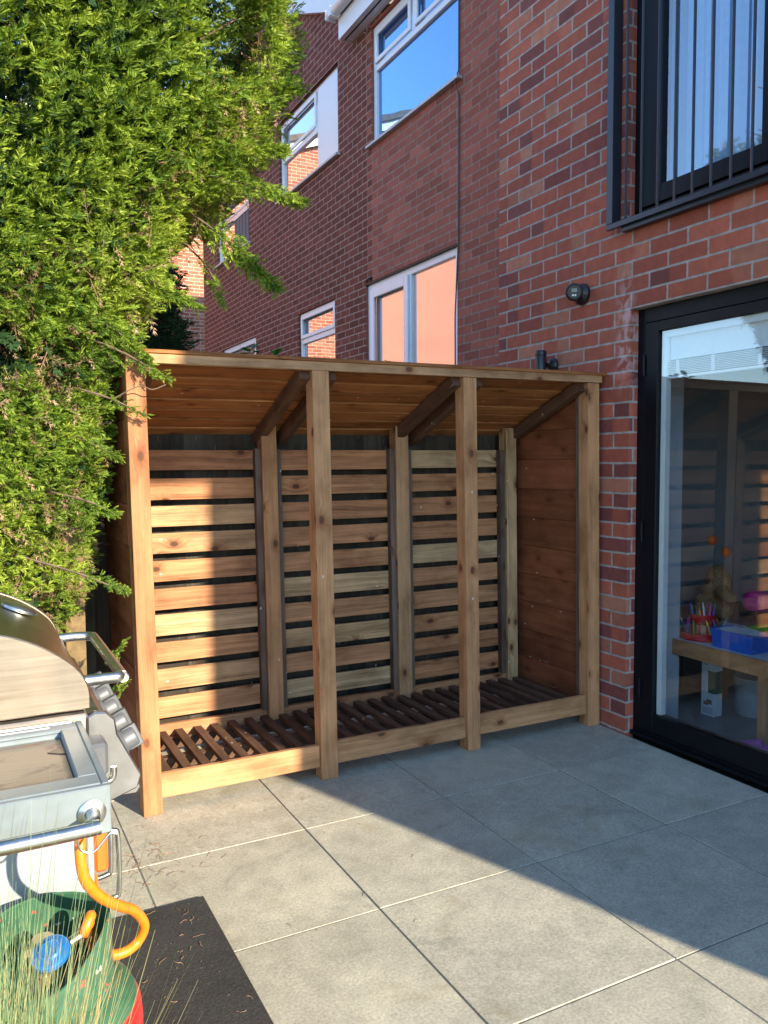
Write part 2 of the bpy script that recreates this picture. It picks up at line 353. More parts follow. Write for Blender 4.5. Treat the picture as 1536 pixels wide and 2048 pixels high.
# ------------------------------------------------------------------ mesh builder
class MB:
    def __init__(s): s.v = []; s.f = []; s.uv = []; s.bid = []
    def quad(s, idx, uvs, b): s.f.append(idx); s.uv.append(uvs); s.bid.append(b)
    def box(s, lo, hi, axis=0, bid=None, mat=None):
        if bid is None: bid = random.random()*50
        lo = list(lo); hi = list(hi); o = len(s.v)
        pts = [Vector((hi[0] if i & 1 else lo[0], hi[1] if i & 2 else lo[1], hi[2] if i & 4 else lo[2])) for i in range(8)]
        faces = [(0, 4, 6, 2), (1, 3, 7, 5), (0, 1, 5, 4), (2, 6, 7, 3), (0, 2, 3, 1), (4, 5, 7, 6)]
        for k, f in enumerate(faces):
            n = k//2; oth = [a for a in (0, 1, 2) if a != n]
            if n == axis: ua, va = oth
            else: ua = axis; va = [a for a in oth if a != axis][0]
            s.quad([o+i for i in f], [(pts[i][ua], pts[i][va]+k*.173) for i in f], bid)
        if mat is not None: pts = [mat @ p for p in pts]
        s.v += [tuple(p) for p in pts]; return s
    def poly_prism(s, pts, lo, hi, axis, bid=None, ua=1):
        """polygon in the plane normal to axis, extruded lo..hi ; pts are 2-tuples in the order of the other two axes"""
        if bid is None: bid = random.random()*50
        oth = [a for a in (0, 1, 2) if a != axis]; o = len(s.v); n = len(pts)
        def mk(p, h):
            q = [0, 0, 0]; q[oth[0]] = p[0]; q[oth[1]] = p[1]; q[axis] = h; return tuple(q)
        s.v += [mk(p, lo) for p in pts]+[mk(p, hi) for p in pts]
        s.quad([o+i for i in range(n)][::-1], [pts[i] for i in range(n)][::-1], bid)
        s.quad([o+n+i for i in range(n)], [pts[i] for i in range(n)], bid)
        for i in range(n):
            j = (i+1) % n; L = math.dist(pts[i], pts[j])
            s.quad([o+i, o+j, o+n+j, o+n+i], [(0, 0), (L, 0), (L, hi-lo), (0, hi-lo)], bid)
        return s
    def lathe(s, prof, seg=32, center=(0, 0, 0), mat=None, a0=0, a1=2*math.pi, bid=0.0, close=True):
        o = len(s.v); full = abs(a1-a0-2*math.pi) < 1e-6; m_ = seg if full else seg+1
        for r, z in prof:
            for k in range(m_):
                a = a0+(a1-a0)*k/seg
                p = Vector((r*math.cos(a), r*math.sin(a), z))
                if mat is not None: p = mat @ p
                s.v.append((p.x+center[0], p.y+center[1], p.z+center[2]))
        for i in range(len(prof)-1):
            for k in range(seg):
                k2 = (k+1) % m_ if full else k+1
                s.quad([o+i*m_+k, o+i*m_+k2, o+(i+1)*m_+k2, o+(i+1)*m_+k], [(k/seg, i), ((k+1)/seg, i), ((k+1)/seg, i+1), (k/seg, i+1)], bid)
        return s
    def tube(s, pts, r, seg=10, bid=0.0, cap=True):
        pts = [Vector(p) for p in pts]; n = len(pts)
        rr = r if isinstance(r, (list, tuple)) else [r]*n
        t0 = (pts[1]-pts[0]).normalized(); ref = Vector((0, 0, 1)) if abs(t0.z) < .9 else Vector((1, 0, 0))
        nrm = t0.cross(ref).normalized(); o = len(s.v); L = 0
        for i, p in enumerate(pts):
            t = (pts[min(i+1, n-1)]-pts[max(i-1, 0)]).normalized()
            nrm = (nrm-t*nrm.dot(t)).normalized(); b = t.cross(nrm)
            for k in range(seg):
                a = 2*math.pi*k/seg; q = p+(nrm*math.cos(a)+b*math.sin(a))*rr[i]; s.v.append(tuple(q))
        for i in range(n-1):
            d = (pts[i+1]-pts[i]).length
            for k in range(seg):
                k2 = (k+1) % seg
                s.quad([o+i*seg+k, o+i*seg+k2, o+(i+1)*seg+k2, o+(i+1)*seg+k], [(L, k/seg*.1), (L, (k+1)/seg*.1), (L+d, (k+1)/seg*.1), (L+d, k/seg*.1)], bid)
            L += d
        if cap:
            s.quad([o+k for k in range(seg)][::-1], [(0, 0)]*seg, bid); s.quad([o+(n-1)*seg+k for k in range(seg)], [(0, 0)]*seg, bid)
        return s
    def build(s, name, mat, parent=None, bevel=0.0, smooth=False, seg=1):
        me = bpy.data.meshes.new(name); me.from_pydata(s.v, [], s.f)
        uvl = me.uv_layers.new(name='UVMap'); flat = np.array([c for u in s.uv for q in u for c in q], dtype=np.float32)
        uvl.data.foreach_set('uv', flat)
        a = me.attributes.new('bid', 'FLOAT', 'FACE'); a.data.foreach_set('value', np.array(s.bid, dtype=np.float32))
        me.materials.append(mat); me.validate(); me.update()
        if smooth: me.polygons.foreach_set('use_smooth', [True]*len(me.polygons))
        o = bpy.data.objects.new(name, me); C.objects.link(o)
        if parent is not None:
            o.parent = parent
            o.matrix_parent_inverse = parent.matrix_world.inverted() if parent.type != 'EMPTY' else Matrix.Translation(-Vector(parent.location))
        if bevel:
            b = o.modifiers.new('bevel', 'BEVEL'); b.width = bevel; b.segments = seg; b.limit_method = 'ANGLE'; b.angle_limit = R(40)
        if smooth:
            e = o.modifiers.new('split', 'EDGE_SPLIT'); e.split_angle = R(40)
        return o

def thing(name, label, cat, loc=(0, 0, 0), group=None, kind=None):
    o = bpy.data.objects.new(name, None); C.objects.link(o); o.location = loc; o.empty_display_size = .1
    return tag(o, label, cat, group, kind)
def tag(o, label=None, cat=None, group=None, kind=None):
    if label: o['label'] = label
    if cat: o['category'] = cat
    if group: o['group'] = group
    if kind: o['kind'] = kind
    return o
def bez(pts, n=8):
    """smooth curve through points (Catmull-Rom)"""
    P = [Vector(p) for p in pts]; P = [2*P[0]-P[1]]+P+[2*P[-1]-P[-2]]; out = []
    for i in range(1, len(P)-2):
        for k in range(n):
            t = k/n; a, b, c, d = P[i-1], P[i], P[i+1], P[i+2]
            out.append(.5*((2*b)+(c-a)*t+(2*a-5*b+4*c-d)*t*t+(3*b-a-3*c+d)*t**3))
    out.append(P[-2]); return out

def wall_x(mb, X, y0, y1, z0, z1, holes, depth=.10, normal=-1):
    """brick wall in the plane x=X facing -x with rectangular holes (ya,yb,za,zb); reveals go in by depth"""
    ys = sorted({y0, y1, *[min(max(h[0], y0), y1) for h in holes], *[min(max(h[1], y0), y1) for h in holes]})
    zs = sorted({z0, z1, *[min(max(h[2], z0), z1) for h in holes], *[min(max(h[3], z0), z1) for h in holes]})
    def q(a, b, c, d): 
        o = len(mb.v); mb.v += [a, b, c, d]; mb.quad([o, o+1, o+2, o+3], [(0, 0)]*4, 0)
    for i in range(len(ys)-1):
        for j in range(len(zs)-1):
            cy, cz = (ys[i]+ys[i+1])/2, (zs[j]+zs[j+1])/2
            if any(h[0] < cy < h[1] and h[2] < cz < h[3] for h in holes): continue
            q((X, ys[i], zs[j]), (X, ys[i], zs[j+1]), (X, ys[i+1], zs[j+1]), (X, ys[i+1], zs[j]))
    for a, b, c, d in holes:
        q((X, a, c), (X+depth, a, c), (X+depth, a, d), (X, a, d)); q((X, b, c), (X, b, d), (X+depth, b, d), (X+depth, b, c))
        q((X, a, d), (X+depth, a, d), (X+depth, b, d), (X, b, d)); q((X, a, c), (X, b, c), (X+depth, b, c), (X+depth, a, c))

# ------------------------------------------------------------------ ground and paving
g = MB(); g.box((-150, -150, -.5), (150, 150, -.05)); tag(g.build('ground', M['soil']), kind='structure')
random.seed(4)
sx, sy = .608, .607
xs = [-.597+sx*k for k in range(-6, 1)]+[-.014]
ys = [-.352-sy*k for k in range(-2, 9)]
gr = MB(); gr.box((-5.0, -6.2, -.049), (-.006, .95, -.0028)); base = gr.build('paving_bed', M['grout']); tag(base, kind='structure')
pv = MB()
def tile(a, b, c, d):
    gz = random.uniform(-.0012, .0012); g_ = .0026
    pv.box((a+g_, c+g_, -.02), (b-g_, d-g_, gz), 0)
for i in range(len(xs)-1):
    left = xs[i+1] <= -2.41
    yy = [y+.3 for y in ys] if left and i % 2 == (len(xs)-3) % 2 - 0 else ys
    for j in range(len(yy)-1):
        hi, lo = yy[j], yy[j+1]
        hi = min(hi, .93)
        if hi-lo > .05: tile(xs[i], xs[i+1], lo, hi)
tag(pv.build('paving', M['slab'], bevel=.0012), kind='structure')

# ------------------------------------------------------------------ our house (right)
house = thing('brick_house', 'red brick house on the right with black framed glass door and barred upper window', 'house', (0, 0, 0))
DY0, DY1, DZ1 = -3.2, -.13, 2.105
JY0, JY1, JZ0, JZ1 = -1.75, -.095, 2.50, 4.6
mb = MB(); wall_x(mb, 0, -4.83, .955, -.06, 5.2, [(DY0, DY1, -.06, DZ1), (JY0, JY1, JZ0, JZ1)], .055)
# return walls and back
def Q(mb, a, b, c, d):
    o = len(mb.v); mb.v += [a, b, c, d]; mb.quad([o, o+1, o+2, o+3], [(0, 0)]*4, 0)
Q(mb, (0, .955, 0), (0, .955, 5.2), (8, .955, 5.2), (8, .955, 0))
Q(mb, (0, -4.83, 0), (8, -4.83, 0), (8, -4.83, 5.2), (0, -4.83, 5.2))
Q(mb, (8, -4.83, 0), (8, .955, 0), (8, .955, 5.2), (8, -4.83, 5.2))
mb.build('wall', M['brick_near'], house)
rf = MB(); rf.poly_prism([(-4.82, 5.205), (.945, 5.205), (.945, 5.38), (-4.82, 5.38)], .01, 8, 0); rf.build('roof', M['roof_tile'], house)
cn = MB(); cn.box((-.47, -4.86, 3.57), (-.004, -4.0, 3.90)); cn.build('shadow_canopy', M['white_upvc'], house)  # unseen overhang added to shade the store's fascia and top slats

# room behind the glass
rm = MB()
x0, x1, y0, y1, z1 = .13, 3.6, -4.2, .35, 2.4
rm.box((x0, y1, 0), (x1, y1+.08, z1)); rm.box((x1, y0, 0), (x1+.08, y1, z1)); rm.box((x0, y0-.08, 0), (x1, y0, z1))
rm.box((x0, y0, z1), (x1, y1, z1+.08))
rm.box((.13, y0+.002, 2.16), (.20, -.165, z1-.003))
rm.build('room_lining', M['wall_in'], house)
rw = MB(); rw.box((.13, -.16, 0), (.34, y1-.002, z1-.002)); rw.build('inner_return', M['wall_return'], house)
fl = MB(); fl.box((.115, y0, -.03), (x1, y1, .012)); fl.build('room_floor', M['floor_in'], house)

# glass door
X = .055
fr = MB()
fr.box((X, DY0, .004), (X+.07, -.105, .032)); fr.box((X-.028, -1.6*2, .0), (X-.002, -.135, .018))       # threshold
fr.box((X, -.178, .033), (X+.07, -.105, 2.104)); fr.box((X, DY0, 2.035), (X+.07, -.179, 2.104))
door = fr.build('glass_door', M['black_alu'], house, bevel=.002)
sa = MB(); a, b = -1.28, -.182
sa.box((X-.006, -.262, .036), (X+.055, b, 2.032)); sa.box((X-.006, a, .036), (X+.055, a+.08, 2.032))
sa.box((X-.006, a+.081, 1.985), (X+.055, -.263, 2.032)); sa.box((X-.006, a+.081, .036), (X+.055, -.263, .125))
sa.box((X-.003, -3.19, .036), (X+.055, a-.004, .125)); sa.box((X-.003, -3.19, 1.985), (X+.055, a-.004, 2.032)); sa.box((X-.003, a-.084, .126), (X+.055, a-.004, 1.984)); sa.box((X-.003, -3.19, .126), (X+.055, -3.11, 1.984))
sa.build('sash', M['black_alu'], door, bevel=.002)
for z in (.24, 1.02, 1.83):
    hg = MB(); hg.tube([(X-.012, -.181, z-.05), (X-.012, -.181, z+.05)], .007, 10); hg.build('hinge', M['black_alu'], door, smooth=True)
wf = MB(); ga, gb = a+.082, -.264
wf.box((X+.018, gb-.030, .127), (X+.052, gb-.0005, 1.984)); wf.box((X+.018, ga, 1.952), (X+.052, gb-.031, 1.984)); wf.box((X+.018, ga+.0005, .127), (X+.052, ga+.030, 1.951))
wf.build('blind_frame', M['white_in'], door, bevel=.0015)
gl = MB(); gl.box((X+.010, ga+.0005, .126), (X+.014, gb-.0005, 1.984)); gl.build('glass', M['glass'], door)
g2 = MB(); g2.box((X+.010, -3.11, .126), (X+.014, a-.085, 1.984)); g2.build('glass', M['glass'], door)
bl = MB()
for k in range(9):
    z = 1.775+k*.0075; bl.box((X+.024, ga+.032, z), (X+.046, gb-.034, z+.0022))
for k in range(14):
    z = 1.846+k*.0076; bl.box((X+.040, ga+.032, z), (X+.0412, gb-.034, z+.0079))
bl.build('blind', M['white_in'], door)
br = MB(); br.box((X+.022, ga+.031, 1.757), (X+.048, gb-.033, 1.768)); br.build('blind_rail', M['white_in'], door)
for y in (-.36, -.56, -.80, -1.05):
    bc = MB(); bc.tube([(X+.020, y, 1.95), (X+.020, y, 1.84)], .0012, 5); bc.box((X+.0205, y-.010, 1.770), (X+.0225, y+.010, 1.84)); bc.build('blind_cord', M['paper'], door)

# upper window with a barred balcony front
Xj = .052
wj = MB()
wj.box((Xj, JY0, JZ0), (Xj+.06, JY1, JZ0+.08)); wj.box((Xj, JY1-.055, JZ0+.081), (Xj+.06, JY1, JZ1)); wj.box((Xj, JY0, JZ0+.081), (Xj+.06, JY0+.055, JZ1))
win = wj.build('balcony_window', M['black_alu'], house, bevel=.002)
ws = MB()
for (p, q_) in ((-.90, JY1-.058), (JY0+.058, -.904)):
    ws.box((Xj-.012, q_-.12, JZ0+.085), (Xj+.05, q_, JZ1)); ws.box((Xj-.012, p, JZ0+.085), (Xj+.05, p+.09, JZ1)); ws.box((Xj-.012, p+.091, JZ0+.085), (Xj+.05, q_-.121, JZ0+.165))
ws.build('sash', M['black_alu'], win, bevel=.002)
wg = MB()
for (p, q_) in ((-.90, JY1-.058), (JY0+.058, -.904)): wg.box((Xj+.008, p+.09, JZ0+.165), (Xj+.014, q_-.12, JZ1))
wg.build('pane', M['glass_up'], win)
cu = MB(); pts = [(Xj+.16+.022*math.sin(k*.9)+.012*math.sin(k*.37), JY1-.05-k*.0125) for k in range(130)]
for k in range(len(pts)-1):
    (xa_, ya_), (xb_, yb_) = pts[k], pts[k+1]; o = len(cu.v); cu.v += [(xa_, ya_, JZ0+.06), (xb_, yb_, JZ0+.06), (xb_, yb_, JZ1), (xa_, ya_, JZ1)]; cu.quad([o, o+1, o+2, o+3], [(0, 0)]*4, 0)
cu.build('curtain', plain('curtain_pale', (.55, .66, .80), .9, var=.05), win)
bf = MB()
bf.box((-.062, -.062, 2.525), (-.004, -.022, 4.3)); bf.box((-.062, -1.9, 2.497), (-.042, -.022, 2.524)); bf.box((-.04, -1.88, 2.475), (-.003, -.10, 2.512))
bal = bf.build('balcony_frame', M['black_steel'], house, bevel=.0015)
for k in range(17):
    y = -.143-.0995*k
    bb = MB(); bb.tube([(-.052, y, 2.523), (-.052, y, 4.3)], .0065, 8); bb.build('baluster', M['black_steel'], bal, smooth=True)

# ------------------------------------------------------------------ lamps on the wall
lamp = thing('wall_spotlight', 'round black sensor lamp on the brick wall above the wood store', 'wall lamp', (-.02, .214, 2.237))
rot = Matrix.Rotation(R(-90), 4, 'Y')
b1 = MB(); b1.lathe([(0, 0), (.052, 0), (.056, .006), (.055, .018), (.047, .024), (.040, .038), (.030, .042)], 36, (-.0015, .205, 2.237), rot); b1.build('mount', M['black_plastic'], lamp, smooth=True)
rot2 = (Vector((-.62, -.74, -.10)).to_track_quat('Z', 'Y')).to_matrix().to_4x4()
b2 = MB(); b2.lathe([(0, -.035), (.022, -.032), (.038, -.015), (.044, .006), (.045, .030), (.042, .040), (.036, .043), (.034, .040), (0, .040)], 36, (-.058, .212, 2.243), rot2); hd = b2.build('head', M['black_plastic'], lamp, smooth=True)
b3 = MB(); mm = Matrix.Translation((-.058, .212, 2.243)) @ rot2
b3.box((-.014, -.001, .0405), (.014, .017, .0418), mat=mm); b3.build('sensor_window', plain('sensor', (.22, .22, .19), .4), hd)
b4 = MB()
for q_ in (-.006, .006): b4.lathe([(0, .0), (.004, 0), (.005, .002), (0, .004)], 12, (0, 0, 0), mm @ Matrix.Translation((q_, -.017, .0405)))
b4.build('lens', plain('lens', (.8, .8, .78), .2), hd, smooth=True)

lm2 = thing('tubular_wall_lamp', 'small black tube lamp on the brick wall peeping over the wood store roof', 'wall lamp', (-.08, .44, 1.9))
b = MB(); b.lathe([(0, 0), (.030, 0), (.031, .004), (.031, .112), (.0305, .113), (.0305, .117), (.031, .118), (.031, .142), (.028, .146), (.026, .140), (0, .140)], 32, (-.075, .46, 1.828)); b.build('tube', M['black_plastic'], lm2, smooth=True)
b = MB(); b.lathe([(0, 0), (.040, 0), (.040, .012), (.026, .026), (.012, .03), (.012, .05)], 28, (-.0015, .44, 1.895), rot); b.build('mount', M['black_plastic'], lm2, smooth=True)

# ------------------------------------------------------------------ neighbouring houses beyond the fence
XF = .85
def upvc_window(parent, y0, y1, z0, z1, rows, pane, name='window', sill=True, inset=.03, fw_=.055, muls=(), sillx=.05):
    """y0<y1. rows: list of (za, zb, (ya, yb)) extra opening sashes; muls: list of (y, za, zb); transoms in rows"""
    f = MB(); xa, xb = XF+inset, XF+inset+.06
    f.box((xa, y0, z0), (xb, y0+fw_, z1)); f.box((xa, y1-fw_, z0), (xb, y1, z1))
    f.box((xa, y0+fw_, z0), (xb, y1-fw_, z0+fw_)); f.box((xa, y0+fw_, z1-fw_), (xb, y1-fw_, z1))
    for (y, za, zb) in muls: f.box((xa+.001, y-.03, za), (xb-.001, y+.03, zb))
    for (z, ya, yb) in rows: f.box((xa+.002, ya, z-.03), (xb-.002, yb, z+.03))
    o = f.build(name, M['white_upvc'], parent, bevel=.004)
    p = MB(); p.box((xa+.03, y0+.02, z0+.02), (xa+.036, y1-.02, z1-.02)); p.build('pane', pane, o)
    if sill:
        s_ = MB(); s_.box((XF-sillx, y0-.05, z0-.028), (XF+inset+.01, y1+.05, z0-.001)); s_.build('sill', M['sill_alu'], o, bevel=.003)
    return o
def sash(parent, ya, yb, za, zb, inset=.012, w_=.045):
    s_ = MB(); xa, xb = XF+inset, XF+.035
    s_.box((xa, ya, za), (xb, ya+w_, zb)); s_.box((xa, yb-w_, za), (xb, yb, zb)); s_.box((xa, ya+w_, za), (xb, yb-w_, za+w_)); s_.box((xa, ya+w_, zb-w_), (xb, yb-w_, zb))
    return s_.build('sash', M['white_upvc'], parent, bevel=.005)

mid = thing('neighbour_house', 'reddish brick neighbouring house with a wide upper window under a white gutter', 'house', (XF, 2.6, 0))
W3 = (2.72, 4.33, 4.55, 5.69); D3 = (2.74, 4.49, 1.0, 3.20)
# toothed edge between the new infill and the old brickwork
mb = MB()
yt = 4.50
wall_x(mb, XF, .955, yt-.17, 0, 5.72, [W3, (D3[0], D3[1], D3[2], D3[3])], .10)
z = .03+.075*0
k = 0
while z < 5.72:
    w_ = .0 if k % 2 else .1125
    z2 = min(z+.075, 5.72)
    yy = (yt-.17 if (D3[2] < z < D3[3]) else yt-.17+w_+.0)
    if yy > yt-.165: Q(mb, (XF, yt-.17, z), (XF, yt-.17, z2), (XF, yy, z2), (XF, yy, z))
    z += .075; k += 1
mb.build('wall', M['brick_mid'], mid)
o = upvc_window(mid, *W3, rows=[(5.29, W3[0]+.055, W3[1]-.055)], pane=M['pane_sky'], muls=[(3.52, 5.32, W3[3]-.055)])
sash(o, 3.56, 4.27, 5.325, 5.63); sash(o, 2.78, 3.48, 5.325, 5.63)
o = upvc_window(mid, *D3, rows=[], pane=M['pane_peach'], name='patio_door', sill=False, muls=[(3.62, 1.06, 3.14)], fw_=.075)
s_ = MB(); s_.box((XF+.008, 3.62, 1.08), (XF+.034, 3.70, 3.13)); s_.box((XF+.008, 4.33, 1.08), (XF+.034, 4.41, 3.13)); s_.box((XF+.008, 3.70, 3.04), (XF+.034, 4.33, 3.13))
s_.build('sash', M['white_upvc'], o, bevel=.004)
lt = MB(); lt.box((XF-.006, D3[0]-.02, 3.188), (XF+.028, D3[1]+.0, 3.207)); lt.build('lintel_shadow', M['black_alu'], mid)  # black strip put in as the shadow of the door head groove
cb = MB(); cb.tube([(XF-.012, 2.695, 5.7), (XF-.012, 2.70, 4.6), (XF-.055, 2.70, 4.50), (XF-.012, 2.698, 4.40), (XF-.012, 2.705, 3.24), (XF-.010, 2.76, 2.6), (XF-.010, 2.755, 1.2)], .006, 6); cb.build('cable', M['black_plastic'], mid, smooth=True)
ev = MB(); ev.box((.69, .97, 5.735), (.708, 4.76, 5.95)); ev.box((.709, .97, 5.738), (XF-.002, 4.74, 5.752)); ev.box((.712, 4.742, 5.733), (XF-.004, 4.762, 5.97))
ev.box((.70, 4.74, 5.731), (.716, 4.766, 5.975))
ev.build('eaves', M['white_upvc'], mid, bevel=.003)
vb = MB(); vb.box((.745, .98, 5.732), (.757, 4.73, 5.7375)); vb.build('soffit_vent', M['black_alu'], mid)
gu = MB(); prof = [(-.055, .03), (-.058, .0), (-.045, -.035), (-.02, -.05), (.02, -.05), (.045, -.035), (.055, .0), (.055, .03), (.049, .03), (.05, .002), (.04, -.03), (.018, -.044), (-.018, -.044), (-.04, -.03), (-.052, .0), (-.05, .03)]
gu.poly_prism([(.63+p[0], 5.99+p[1]) for p in prof], .97, 4.83, 1); gut = gu.build('gutter', M['white_upvc'], mid, smooth=True)
for q_ in ((4.70, 4.75), (4.815, 4.835)):
    gc = MB(); gc.box((.571, q_[0], 5.931), (.69, q_[1], 6.031)); gc.build('gutter_clip', M['white_upvc'], gut, bevel=.006)
rf = MB(); rf.poly_prism([(.60, 6.035), (4.6, 7.9), (8.6, 6.035), (8.6, 5.96), (4.6, 7.82), (.60, 5.96)][::-1], .97, 4.77, 1); rf.build('roof', M['roof_tile'], mid)

old = thing('gable_house', 'dark brown brick gable house with white windows behind the conifer', 'house', (XF, 7.5, 0))
W2 = (5.14, 6.98, 4.74, 5.72); W1 = (8.25, 9.86, 4.53, 5.40); WL = (5.27, 6.38, 2.05, 3.20); W0 = (8.03, 9.7, 1.9, 3.17)
PX = XF+.0
mb = MB(); wall_x(mb, PX, 4.50+.0, 10.75, 0, 5.70, [W2[:3]+(5.70,), W1, WL, W0], .10)
# strip between the houses
k = 0; z = .03
while z < 5.70:
    w_ = .0 if k % 2 else .1125
    z2 = min(z+.075, 5.70)
    ya = yt-.17+w_
    if D3[2]-.04 < z < D3[3]: ya = D3[1]
    if ya < yt-.001: Q(mb, (PX, ya, z), (PX, ya, z2), (PX, yt, z2), (PX, yt, z))
    z += .075; k += 1
ap = 7.75
apz = 6.30+.455*(ap-5.2)
def gz(y): return 6.30+.455*((y-5.2) if y < ap else (2*ap-y-5.2))-.02
# the gable above the window heads, built from strips around the high window
o_ = len(mb.v); L = [(PX, 4.50, 5.70), (PX, 4.77, 5.70)]
Q(mb, (PX, 4.50, 5.70), (PX, 4.50, 5.98), (PX, W2[0], gz(W2[0])), (PX, W2[0], 5.70))
Q(mb, (PX, W2[0], W2[3]), (PX, W2[0], gz(W2[0])), (PX, W2[1], gz(W2[1])), (PX, W2[1], W2[3]))
Q(mb, (PX, W2[1], 5.70), (PX, W2[1], gz(W2[1])), (PX, ap, gz(ap)), (PX, ap, 5.70))
Q(mb, (PX, ap, 5.70), (PX, ap, gz(ap)), (PX, 10.75, gz(10.75)), (PX, 10.75, 5.70))
Q(mb, (PX, 10.75, 0), (PX, 10.75, gz(10.75)), (PX+8, 10.75, gz(10.75)), (PX+8, 10.75, 0))
Q(mb, (PX+8, 4.5, 0), (PX+8, 10.75, 0), (PX+8, 10.75, gz(10.75)), (PX+8, 4.5, 6.3))
Q(mb, (PX, 4.50, 5.98), (PX+8, 4.5, 5.98), (PX+8, 4.5, 0), (PX, 4.5, 0))
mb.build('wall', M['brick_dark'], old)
o = upvc_window(old, W2[0], W2[1], W2[2], W2[3], rows=[(5.235, 5.78, W2[1]-.055)], pane=M['pane'], muls=[(5.75, W2[2]+.05, W2[3]-.05)])
sash(o, 5.79, 6.91, 5.27, 5.66)
p = MB(); p.box((XF+.02, W2[0]+.05, W2[2]+.05), (XF+.05, 5.72, W2[3]-.05)); p.build('panel', M['white_upvc'], o, bevel=.004)
o = upvc_window(old, *W1, rows=[(5.08, W1[0]+.055, W1[1]-.055)], pane=M['pane']); sash(o, 8.32, 9.80, 5.115, 5.35)
p = MB()
for k in range(9): p.box((XF+.045+.006*(k % 2), 8.42+k*.075, 4.60), (XF+.058+.006*(k % 2), 8.49+k*.075, 5.04))
p.build('curtain', plain('curtain', (.13, .12, .13), .8, var=.2), o)
o = upvc_window(old, *WL, rows=[(2.86, WL[0]+.055, WL[1]-.055)], pane=M['pane']); sash(o, 5.31, 6.34, 2.89, 3.165)
o = upvc_window(old, *W0, rows=[(2.86, W0[0]+.055, W0[1]-.055)], pane=M['pane']); sash(o, 8.08, 9.65, 2.89, 3.13)
for (a_, b_) in ((5.02, ap), (10.6, ap)):
    bg_ = MB(); za, zb = gz(a_ if a_ < ap else a_), gz(ap)
    bg_.poly_prism([(a_, za-.03), (b_, zb-.03), (b_, zb+.30), (a_, za+.30)] if a_ < b_ else [(b_, zb-.03), (a_, za-.03), (a_, za+.30), (b_, zb+.30)], XF-.075, XF-.05, 0)
    bg_.poly_prism([(a_, za-.028), (b_, zb-.028), (b_, zb-.01), (a_, za-.01)] if a_ < b_ else [(b_, zb-.028), (a_, za-.028), (a_, za-.01), (b_, zb-.01)], XF-.05, XF-.002, 0)
    bg_.build('bargeboard', M['white_upvc'], old)
rf = MB(); T = .09
rf.poly_prism([(5.0, gz(5.0)+.21), (ap, gz(ap)+.21), (10.95, gz(10.95)+.21), (10.95, gz(10.95)+.21+T), (ap, gz(ap)+.21+T), (5.0, gz(5.0)+.21+T)], XF-.045, XF+8.2, 0); rf.build('roof', M['roof_tile'], old)

far = thing('far_house', 'sunlit orange brick gable house end far behind the conifer', 'house', (-3, 14.4, 0))
YF = 14.4
apx = -5.6; za = 8.36; sl = .37
def fz(x): return za+sl*(-2.07-x) if x > apx else za+sl*(-2.07-apx)-sl*(apx-x)
mb = MB()
x0_, x1_ = -12.0, 3.2
Q(mb, (x0_, YF, 0), (x0_, YF, fz(x0_)), (apx, YF, fz(apx)), (apx, YF, 0)); Q(mb, (apx, YF, 0), (apx, YF, fz(apx)), (x1_, YF, fz(x1_)), (x1_, YF, 0))
Q(mb, (x0_, YF, 0), (x0_, YF+7, 0), (x0_, YF+7, fz(x0_)), (x0_, YF, fz(x0_))); Q(mb, (x1_, YF, 0), (x1_, YF, fz(x1_)), (x1_, YF+7, fz(x1_)), (x1_, YF+7, 0))
mb.build('wall', M['brick_far'], far)
bg_ = MB()
bg_.poly_prism([(apx, fz(apx)), (x1_+.2, fz(x1_+.2)), (x1_+.2, fz(x1_+.2)+.24), (apx, fz(apx)+.24)], YF-.12, YF-.08, 1)
bg_.poly_prism([(x0_-.2, fz(x0_-.2)), (apx, fz(apx)), (apx, fz(apx)+.24), (x0_-.2, fz(x0_-.2)+.24)], YF-.12, YF-.08, 1)
bg_.build('bargeboard', M['white_paint'], far)
rf = MB(); rf.poly_prism([(x0_-.3, fz(x0_-.3)+.2), (apx, fz(apx)+.2), (x1_+.3, fz(x1_+.3)+.2), (x1_+.3, fz(x1_+.3)+.3), (apx, fz(apx)+.34), (x0_-.3, fz(x0_-.3)+.3)], YF-.2, YF+7.2, 1); rf.build('roof', M['roof_tile'], far)

# ------------------------------------------------------------------ fence
def fence(name, label, x0, x1, y, h, along='x'):
    t = thing(name, label, 'fence', ((x0+x1)/2, y, 0)); bd = MB(); x = x0
    while x < x1:
        w_ = .118; hh = h+random.uniform(-.006, .006)
        e = min(x+w_, x1)
        bd.poly_prism([(x, y+random.uniform(-.002, .002)), (e, y-.006), (e, y+.012), (x, y+.004)], .03, hh, 2); 
        # swap uv so the grain runs up the board
        for q_ in range(-6, 0): bd.uv[q_] = [(b__, a__) for a__, b__ in bd.uv[q_]]
        x += .105
    bd.build('boards', M['fence'], t)
    ra = MB()
    for z in (.35, .95, 1.5):
        if z < h: ra.box((x0, y+.013, z), (x1, y+.05, z+.07))
    ra.build('rail', M['fence'], t)
    return t
random.seed(11)
fence('close_boarded_fence', 'dark weathered vertical board fence right behind the wood store', -2.62, -.012, .73, 1.74)
fp = MB(); fp.box((-2.570, .25, 0), (-2.495, .325, 1.35), axis=2, bid=3.3)
o = fp.build('fence_post', plain('brown_post', (.15, .10, .045), .9, var=.35, scale=30, bump=.4), bevel=.003); tag(o, 'square brown timber post standing between the grill and the wood store', 'post')  # dark brown base colour with random mottling

